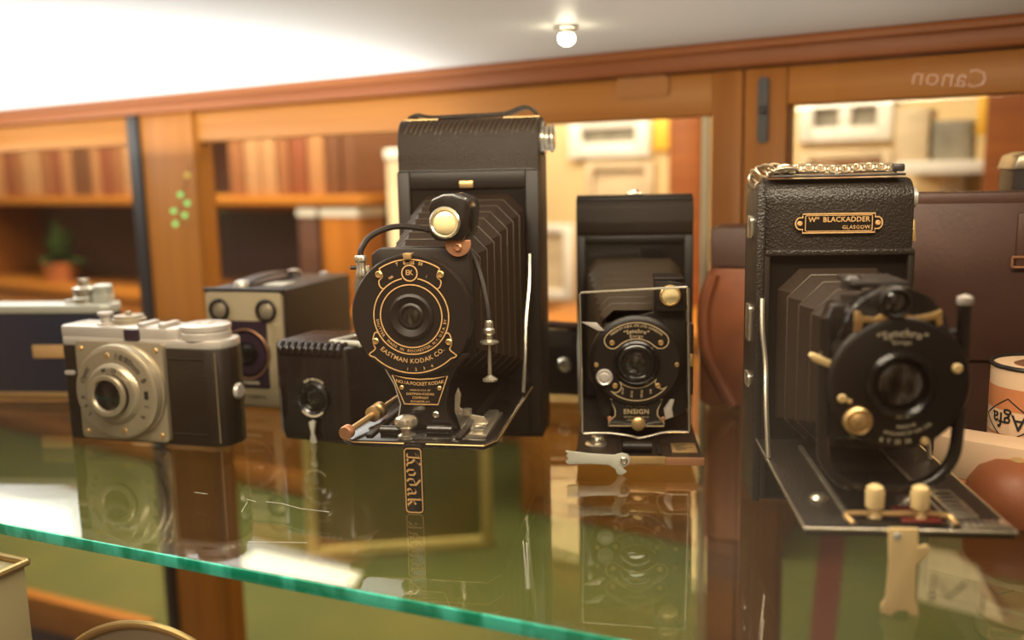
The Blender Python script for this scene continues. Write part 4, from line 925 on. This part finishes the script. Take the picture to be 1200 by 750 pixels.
board('wall_card', 'yellow card pinned on the wall, right of the white-framed grey picture', 'card', 766, 134, 787, 176, OW-.006, .01, 'yellow')
board('wall_card', 'tall yellow strip hanging at the right of the right-hand door glass', 'card', 1147, 106, 1167, 158, OW-.20, .01, 'yellow', )
board('wooden_pillar', 'red-brown wooden upright seen through the middle door, left of its pale bead', 'pillar', 789, 60, 822, 380, OW-.12, .05, 'wood_dark', PZ)
board('wooden_pillar', 'broad red-brown wooden upright at the far right of the right-hand door glass', 'pillar', 1162, 60, 1300, 380, OW-.30, .05, 'wood_dark', PZ)
# shelf unit with pale boxes in the right-hand door
t0_, z0_ = Bp(1048, 190, OW-.2); t1_, z1_ = Bp(1160, 186, OW-.2)
su = room('wall_shelf', 'pale wall shelf seen through the right-hand door, under pale parcels', 'shelf', (t0_+t1_)/2, OW-.1, z0_-.012)
MB().box(-abs(t1_-t0_)/2, abs(t1_-t0_)/2, -.1, .1, -.012, .012, .002).build('board', 'white', su); MB().box(-.02, .02, .03, .1, -.10, -.012, .003).build('bracket', 'white', su)
for i, (xa, xb, ya, m_, lb) in enumerate(((1052, 1092, 128, 'pale', 'pale parcel at the left end of the wall shelf'), (1096, 1140, 142, 'grey', 'grey parcel at the right end of the wall shelf'))):
    ta, za = Bp(xa, ya, OW-.15); tb, zb = Bp(xb, ya, OW-.15)
    o = MB().box(-abs(tb-ta)/2, abs(tb-ta)/2, -.05, .05, 0, za-z0_, .004).build('parcel', m_); p = B0+BU*((ta+tb)/2)-BN*(OW-.12)
    o.location = (p.x, p.y, z0_+.0005); o.rotation_euler = (0, 0, rad(YAWB)); tag(o, lb, 'parcel')

# bookcase at left with a row of brown binders
BO = .66
tL, zs = Bp(0, 226, BO); tR, _ = Bp(423, 222, BO)
tL -= .25
bcase = room('bookcase', 'orange-brown bookcase behind the left doors, binders on its upper shelf', 'bookcase', 0, BO, 0)
zs = .135
mb = MB(); mb.box(tL, tR, 0, .26, zs-.022, zs, .003); mb.build('shelf_board', 'wood_h', bcase)
MB().box(tL, tR, 0, .26, PZ+.002, PZ+.06, .003).build('plinth', 'wood_room', bcase)
MB().box(tL, tR, .25, .27, PZ+.06, .5, .001).build('back_board', mat('dark_back_board', (.09,.04,.028), .6, var=((.13,.06,.035), (8,8,8), .3)), bcase)
MB().box(tL, tR, .004, .25, PZ+.06, -.13, .003).build('lower_cupboard', 'wood_room', bcase)
MB().box(tL, tR, -.006, .25, -.13, -.105, .003).build('cupboard_top', 'wood_h', bcase)
for xx, yy in ((tL, 0), (tR-.02, .15)): MB().box(xx, xx+.02, yy, .25, -.105, zs-.022, .002).build('upright', 'wood_v', bcase)
MB().box(tL, tR, 0, .26, .44, .47, .003).build('shelf_board', 'wood_h', bcase)
bk_cols = [mat('binder_%s' % n_, c, .5) for n_, c in (('brown', (.30,.12,.05)), ('tan', (.42,.2,.085)), ('dark', (.16,.065,.03)), ('red', (.25,.075,.035)), ('buff', (.46,.25,.12)))]
def mkbook(w, h, mcol):
    r_ = bpy.data.objects.new('binder', None); COL.objects.link(r_)
    MB().box(-w/2, w/2, 0, .18, 0, h, .004).build('cover', mcol, r_); MB().box(-w/2-.0004, w/2+.0004, -.0015, .004, h*.62, h*.80, .001).build('spine_label', 'pale' if False else 'cream', r_)
    return r_
protos = []
tt_ = tL+.02; i = 0
xs = []
while tt_ < tR-.05:
    w = random.choice((.036, .042, .048)); xs.append((tt_+w/2, w)); tt_ += w+.004
words = ('first','second','third','fourth','fifth','sixth','seventh','eighth','ninth','tenth')
vis = [v_ for v_ in xs if v_[0] > Bp(0, 200, BO)[0]-.05]
stile_t = (Bp(150, 200, BO)[0], Bp(252, 200, BO)[0])
src = {}
cnt = {'l': 0, 'r': 0}
names_ = ('brown', 'tan', 'dark brown', 'red-brown', 'buff')
for i, (tx, w) in enumerate(vis):
    if stile_t[0] < tx < stile_t[1]: continue
    ci = i*3 % 5 if i % 2 else (i*2+1) % 5
    key = (round(w, 3), ci)
    if key not in src: r_ = src[key] = mkbook(w-.002, .20+.02*(ci % 3), bk_cols[ci])
    else:
        r_ = src[key].copy(); COL.objects.link(r_)
        for ch in src[key].children:
            c_ = ch.copy(); COL.objects.link(c_); c_.parent = r_
    p = B0 + BU*tx - BN*(BO+.02); r_.location = (p.x, p.y, zs+.0005); r_.rotation_euler = (0, 0, rad(YAWB))
    side = 'l' if tx < stile_t[0] else 'r'; cnt[side] += 1; r_['_n'] = cnt[side]; r_['_s'] = side; r_['_c'] = names_[ci]
def ordinal(n): return words[n-1] if n <= 10 else {11: 'eleventh', 12: 'twelfth', 13: 'thirteenth', 14: 'fourteenth', 15: 'fifteenth', 16: 'sixteenth', 17: 'seventeenth', 18: 'eighteenth', 19: 'nineteenth', 20: 'twentieth'}.get(n, 'number %d' % n)
for o in [o for o in COL.objects if '_n' in o]:
    s_ = 'left of the dark metal upright' if o['_s'] == 'l' else 'right of the wide wooden post'
    k = ordinal(o['_n']) if o['_s'] == 'r' else ordinal(cnt['l']-o['_n']+1)
    tag(o, '%s binder upright on the bookcase, %s one %s' % (o['_c'], k, s_), 'binder', 'binders on the bookcase')
    del o['_n'], o['_s'], o['_c']

# dark board in an orange wood frame, standing in the bookcase, boxes before it
CT = -.1045
def boxed(name, label, cat, x0, x1, ytop, off, m, z0, dep):
    tA, zA = Bp(x0, ytop, off); tB, _ = Bp(x1, ytop, off); p = room(name, label, cat, (tA+tB)/2, off+dep/2, z0); hw = (tB-tA)/2; h = min(zA-z0, zs-.024-z0) if z0 > PZ+.1 else zA-z0
    MB().box(-hw*.95, hw*.95, -dep*.46, dep*.46, 0, h-.02, .002).build('body', m, p)
    MB().box(-hw, hw, -dep/2, dep/2, h-.02, h, .003).build('lid', 'white', p)['label'] = 'white lid'
tA, _ = Bp(219, 217, BO+.16); tB, _ = Bp(425, 240, BO+.16)
pn = room('notice_board', 'dark board in an orange wooden frame, standing in the bookcase behind the box camera', 'notice board', (tA+tB)/2, BO+.16, CT)
hw = (tB-tA)/2; hh = zs-.024-CT
mb = MB(); mb.box(-hw, -hw+.025, -.012, .012, 0, hh, .003); mb.box(hw-.025, hw, -.012, .012, 0, hh, .003); mb.box(-hw+.025, hw-.025, -.012, .012, 0, .02, .003); mb.box(-hw+.025, hw-.025, -.012, .012, hh-.016, hh, .003); mb.build('frame', 'wood_h', pn)
MB().box(-hw+.02, hw-.02, -.002, .008, .018, hh-.014).build('dark_sheet', 'purple', pn, False)
boxed('storage_box', 'wide orange-brown box with a white lid in the bookcase, left of the tall folding camera', 'box', 373, 419, 243, BO+.01, 'wood_v', CT, .09)
boxed('storage_box', 'narrow dark box with a white lid in the bookcase, above the box camera', 'box', 346, 369, 243, BO+.01, 'dark_tan', CT, .09)
boxed('plinth', 'tall pale plinth with a white top, beside the tall folding camera\'s rolled top', 'plinth', 449, 492, 175, BO+.03, 'pale', PZ+.0005, .12)
# low chest
tA, zA = Bp(606, 352, .84); tB, _ = Bp(905, 352, .84)
ch_ = room('wooden_chest', 'low orange-brown wooden chest beyond the shelf, behind the small folding camera', 'chest', (tA+tB)/2, .84, PZ+.0005)
hw = (tB-tA)/2; hh = -.13-PZ
MB().box(-hw, hw, 0, .36, 0, hh-.03, .003).build('carcass', 'wood_room', ch_); MB().box(-hw-.01, hw+.01, -.012, .365, hh-.03, hh, .004).build('lid', 'wood_h', ch_)
mb = MB(); mb.box(-hw+.03, hw-.03, -.008, .002, .04, .19, .003); mb.build('drawer', 'wood_h', ch_); mb = MB(); mb.box(-hw+.03, hw-.03, -.008, .002, .20, hh-.045, .003); mb.build('drawer', 'wood_h', ch_)
# cream picture frame on the platform
tA, zA = Bp(364, 640, .60); b0 = G(362, 655, PZ); b1 = G(577, 640, PZ)
off_ = -((b1-B0).dot(BN)); t1_ = (b1-B0).dot(BU); 
M['frame_yellow'] = mat('yellowish_cream_frame', (.75,.56,.2), .5)
cf = room('framed_picture', 'empty cream picture frame standing on the green platform, seen through the shelf', 'picture', 0, 0, PZ+.0005)
cf.location = ((b0.x+b1.x)/2, (b0.y+b1.y)/2, PZ+.0005); cf.rotation_euler = (0, 0, math.atan2(b1.y-b0.y, b1.x-b0.x)); cf.scale.x = (b1-b0).length/.40
mb = MB(); mb.box(-.20, -.178, -.01, .01, 0, .42, .002); mb.box(.178, .20, -.01, .01, 0, .42, .002); mb.box(-.178, .178, -.01, .01, 0, .022, .002); mb.box(-.178, .178, -.01, .01, .398, .42, .002); mb.build('frame', 'frame_yellow', cf)
MB().box(-.18, .18, .002, .006, .02, .40).build('print', mat('faded_olive_print', (.2,.14,.03), .6, var=((.1,.11,.02), (5,5,5), .15)), cf, False)
# papers lying below
def sheet(label, pts, z, m, name='paper_sheet'):
    P = [G(a, b, z) for a, b in pts]; o = MB().prism([(p.x, p.y) for p in P], z+.0005, z+.0022, 'xy').build(name, m, None, False); return tag(o, label, 'paper')
sheet('white paper lying on the platform below the bakelite camera', [(300, 646), (425, 672), (415, 690), (270, 664)], PZ, 'paper_white')
sheet('white paper lying on the platform at left, below the far left camera', [(-40, 572), (80, 598), (88, 628), (-40, 610)], PZ, 'paper_white')
P = [G(a, b, PZ) for a, b in ((962, 618), (992, 618), (974, 790), (944, 790))]
tag(MB().prism([(p.x, p.y) for p in P], PZ+.0004, PZ+.0016, 'xy').build('ribbon', 'ribbon', None, False), 'dark red ribbon lying on the green platform beneath the chained camera', 'ribbon')
# tented card added to stand for a reflection in the shelf
lq = G(1120, 715, PZ)
lf = thing('reflection_card', 'cream tented card with dark strokes, standing in for a shelf reflection at lower right', 'reflection_card', (lq.x, lq.y, PZ+.0005), -38)
mb = MB(); mb.prism([(-.075, 0), (.085, 0), (.085, .002), (.03, .085), (-.02, .105), (-.075, .104)], -.0008, .0008, 'xz', mtx=Matrix.Rotation(rad(-16), 4, 'X')); mb.build('front_leaf', 'pale', lf, False); lf.scale = (.85,)*3
mb = MB(); mb.strip([(-.045, .005), (-.045, .06), (-.015, .02), (.012, .055)], .006, -.0012); mb.strip([(.045, .005), (.045, .04)], .005, -.0012); mb.bm.transform(Matrix.Rotation(rad(-16), 4, 'X')); mb.build('dark_strokes', 'ink', lf, False)
mb = MB(); mb.prism([(-.075, 0), (.085, 0), (.085, .002), (.03, .085), (-.02, .105), (-.075, .104)], -.0008, .0008, 'xz', mtx=Matrix.Translation((0, .058, 0)) @ Matrix.Rotation(rad(16), 4, 'X')); mb.build('back_leaf', 'pale', lf, False)
# leafy plant at left behind
pq = Bp(75, 340, .74)
pt = room('potted_plant', 'green leafy pot plant on the bookcase cupboard, behind the far left camera', 'plant', pq[0], .74, -.1045)
MB().lathe((0,0,0), [(.04, 0), (.05, .05), (.053, .055), (.048, .055), (.045, .045), (0, .045)], 'z', 32).build('pot', 'copper', pt)
mb = MB()
for k in range(70):
    a = random.uniform(0, 2*PI); el = random.uniform(.5, 1.45); L_ = random.uniform(.09, .15)
    base = Vector((0, 0, .045)); dr = Vector((math.cos(a)*math.cos(el), math.sin(a)*math.cos(el)*.7, math.sin(el)))
    side_ = dr.cross(Vector((0, 0, 1))).normalized(); pts = []
    for j in range(6):
        q = j/5; c_ = base+dr*L_*q-Vector((0, 0, .07*q*q*math.cos(el))); w_ = .012*math.sin(PI*min(1, q*.95+.04))+.001; pts.append((c_-side_*w_, c_+side_*w_))
    V_ = [p for pr_ in pts for p in pr_]; mb.raw(V_, [(2*j, 2*j+1, 2*j+3, 2*j+2) for j in range(5)])
mb.build('foliage', 'green_leaf', pt)
# glowing dots on a wire, added for coloured reflections at the wooden post
fl = back('reflection_dots', 'small glowing green and yellow dots standing in for reflections at the wooden post', 'reflection dots')
pts = [(224, 190), (222, 205), (214, 228), (222, 238), (206, 247), (219, 252), (208, 262)]
pw = [(*Bp(a, b, -.012),) for a, b in pts]
MB().tube([(t_, -.012, z_) for t_, z_ in pw], .0007, 6).build('wire', 'steel_dark', fl)
for k, (t_, z_) in enumerate(pw[1:]): MB().lathe((t_, -.0125, z_), [(.0014, 0), (.0034, .002), (.0026, .005), (0, .0062)], '-y', 12).build('bulb', 'dot_yellow' if k == 0 else 'dot_green', fl)

# ================================================================== STRAP BEHIND THE VIEWER (seen only mirrored in the front glass)
d = ray(1112, 91).normalized(); P0 = Vector((E0.x, E0.y, 0))+EN*.032
Qh = CAM + d*((P0-CAM).dot(EN)/d.dot(EN)); rf = d-2*d.dot(EN)*EN
Pc = Qh+rf*.30
zax = -rf.normalized(); xax = Vector((0,0,1)).cross(zax).normalized(); yax = zax.cross(xax)
sm = Matrix((xax, yax, zax)).transposed().to_4x4(); sm.translation = Pc
sm = sm @ Matrix.Rotation(rad(6), 4, 'Z')
sp_ = thing('camera_strap', 'black camera strap with white lettering, seen mirrored in the front glass', 'strap')
sp_.matrix_world = sm
mb = MB(); mb.prism(rrect(-.20, .06, -.017, .017, .004), -.002, -.0005, 'xy'); mb.build('band', 'matte', sp_)
mb = MB(); mb.text('Canon', .0145, lambda u, v: (u, v, 0), spacing=1.02); mb.build('lettering', mat('white_lettering', (.9, .88, .85), .5), sp_)

# ================================================================== LIGHT
def area(name, loc, target, sx, sy, e, col):
    l = bpy.data.lights.new(name, 'AREA'); l.shape = 'RECTANGLE'; l.size = sx; l.size_y = sy; l.energy = e; l.color = col
    o = bpy.data.objects.new(name, l); COL.objects.link(o); o.location = loc
    o.rotation_euler = (Vector(target)-Vector(loc)).to_track_quat('-Z', 'Y').to_euler(); return o
WARM = (1, .82, .58)
area('case_lamp', (-.02, .40, .268), (.02, .62, .0), .55, .04, 2.0, (1, .84, .62)).rotation_euler.z += 0
cw = B0 + BU*-.60 + BN*.24
ww = area('ceiling_wash', (cw.x, cw.y, .205), (cw.x, cw.y, 1), 1.05, .44, 7.0, (.97, .985, 1)); ww.rotation_euler = (PI, 0, rad(YAWB))  # unseen upward light added to whiten the ceiling board
cw = B0 + BU*.16 + BN*.20
ww = area('ceiling_wash', (cw.x, cw.y, .19), (cw.x, cw.y, 1), .55, .34, .28, (1, .93, .85)); ww.rotation_euler = (PI, 0, rad(YAWB))  # weaker unseen wash added to lift the ceiling at right
area('room_fill', (.3, 1.7, 1.2), (-.2, 2.6, 0), 1.2, .5, 42, WARM)
area('room_fill', (-1.6, 2.0, 1.2), (-1.4, 2.4, 0), 1.2, .5, 34, WARM)
area('room_fill', (-.75, 1.75, 1.1), (-.55, 1.75, -.55), .9, .4, 30, WARM)  # unseen fill added to brighten the bookcase front and platform
area('room_fill', (-.62, 1.52, .52), (-.62, 2.1, -.05), .9, .15, 7, WARM)  # low unseen fill added to reach into the dark bookcase compartment
area('shop_fill', (-.5, -.9, 1.3), (0, .6, .05), .9, .6, 15, (1, .85, .65))  # unseen fill added behind the viewer for reflections and brighter fronts
sl = bpy.data.lights.new('strap_spot', 'SPOT'); sl.energy = 220; sl.spot_size = rad(14); sl.shadow_soft_size = .02; sl.color = (1, .95, .85)  # unseen spot added so the strap lettering shows in the glass
so = bpy.data.objects.new('strap_spot', sl); COL.objects.link(so)
so.location = Pc + zax*.20 + Vector((0, 0, .45)); so.rotation_euler = (Pc-so.location).to_track_quat('-Z', 'Y').to_euler()

w = bpy.data.worlds.new('World'); S.world = w; w.use_nodes = True
nt = w.node_tree; bg = nt.nodes['Background']        # a dim warm shop with brighter lit patches all round
tc = nt.nodes.new('ShaderNodeTexCoord'); mp = nt.nodes.new('ShaderNodeMapping'); mp.inputs['Scale'].default_value = (2.6, 2.6, 1.1); mp.inputs['Location'].default_value = (.35, .1, .2)
nz = nt.nodes.new('ShaderNodeTexNoise'); nz.inputs['Scale'].default_value = 1.3; nz.inputs['Detail'].default_value = 2
rp = nt.nodes.new('ShaderNodeValToRGB'); cr = rp.color_ramp
cr.elements[0].position = .38; cr.elements[0].color = (.035, .016, .008, 1)
cr.elements[1].position = .68; cr.elements[1].color = (.62, .44, .28, 1)
e_ = cr.elements.new(.52); e_.color = (.22, .12, .06, 1)
nt.links.new(tc.outputs['Generated'], mp.inputs[0]); nt.links.new(mp.outputs[0], nz.inputs[0]); nt.links.new(nz.outputs[0], rp.inputs[0]); nt.links.new(rp.outputs[0], bg.inputs[0])
bg.inputs[1].default_value = 1.0

# ================================================================== CAMERA
cd = bpy.data.cameras.new('Camera'); cam = bpy.data.objects.new('Camera', cd); COL.objects.link(cam)
mm = Matrix((RV, UV, -F_)).transposed().to_4x4(); mm.translation = CAM; cam.matrix_world = mm
cd.sensor_width = 36; cd.sensor_fit = 'HORIZONTAL'; cd.lens = 36*FPX/1200; cd.clip_start = .01
cd.dof.use_dof = True; cd.dof.focus_distance = .505; cd.dof.aperture_fstop = 4.5
S.camera = cam
S.view_settings.view_transform = 'Standard'; S.view_settings.look = 'None'; S.view_settings.gamma = 1
S.view_settings.use_curve_mapping = False; S.view_settings.exposure = 0
S.cycles.transparent_max_bounces = 24; S.cycles.max_bounces = 8; S.cycles.sample_clamp_indirect = 4
S.cycles.caustics_reflective = False; S.cycles.caustics_refractive = False
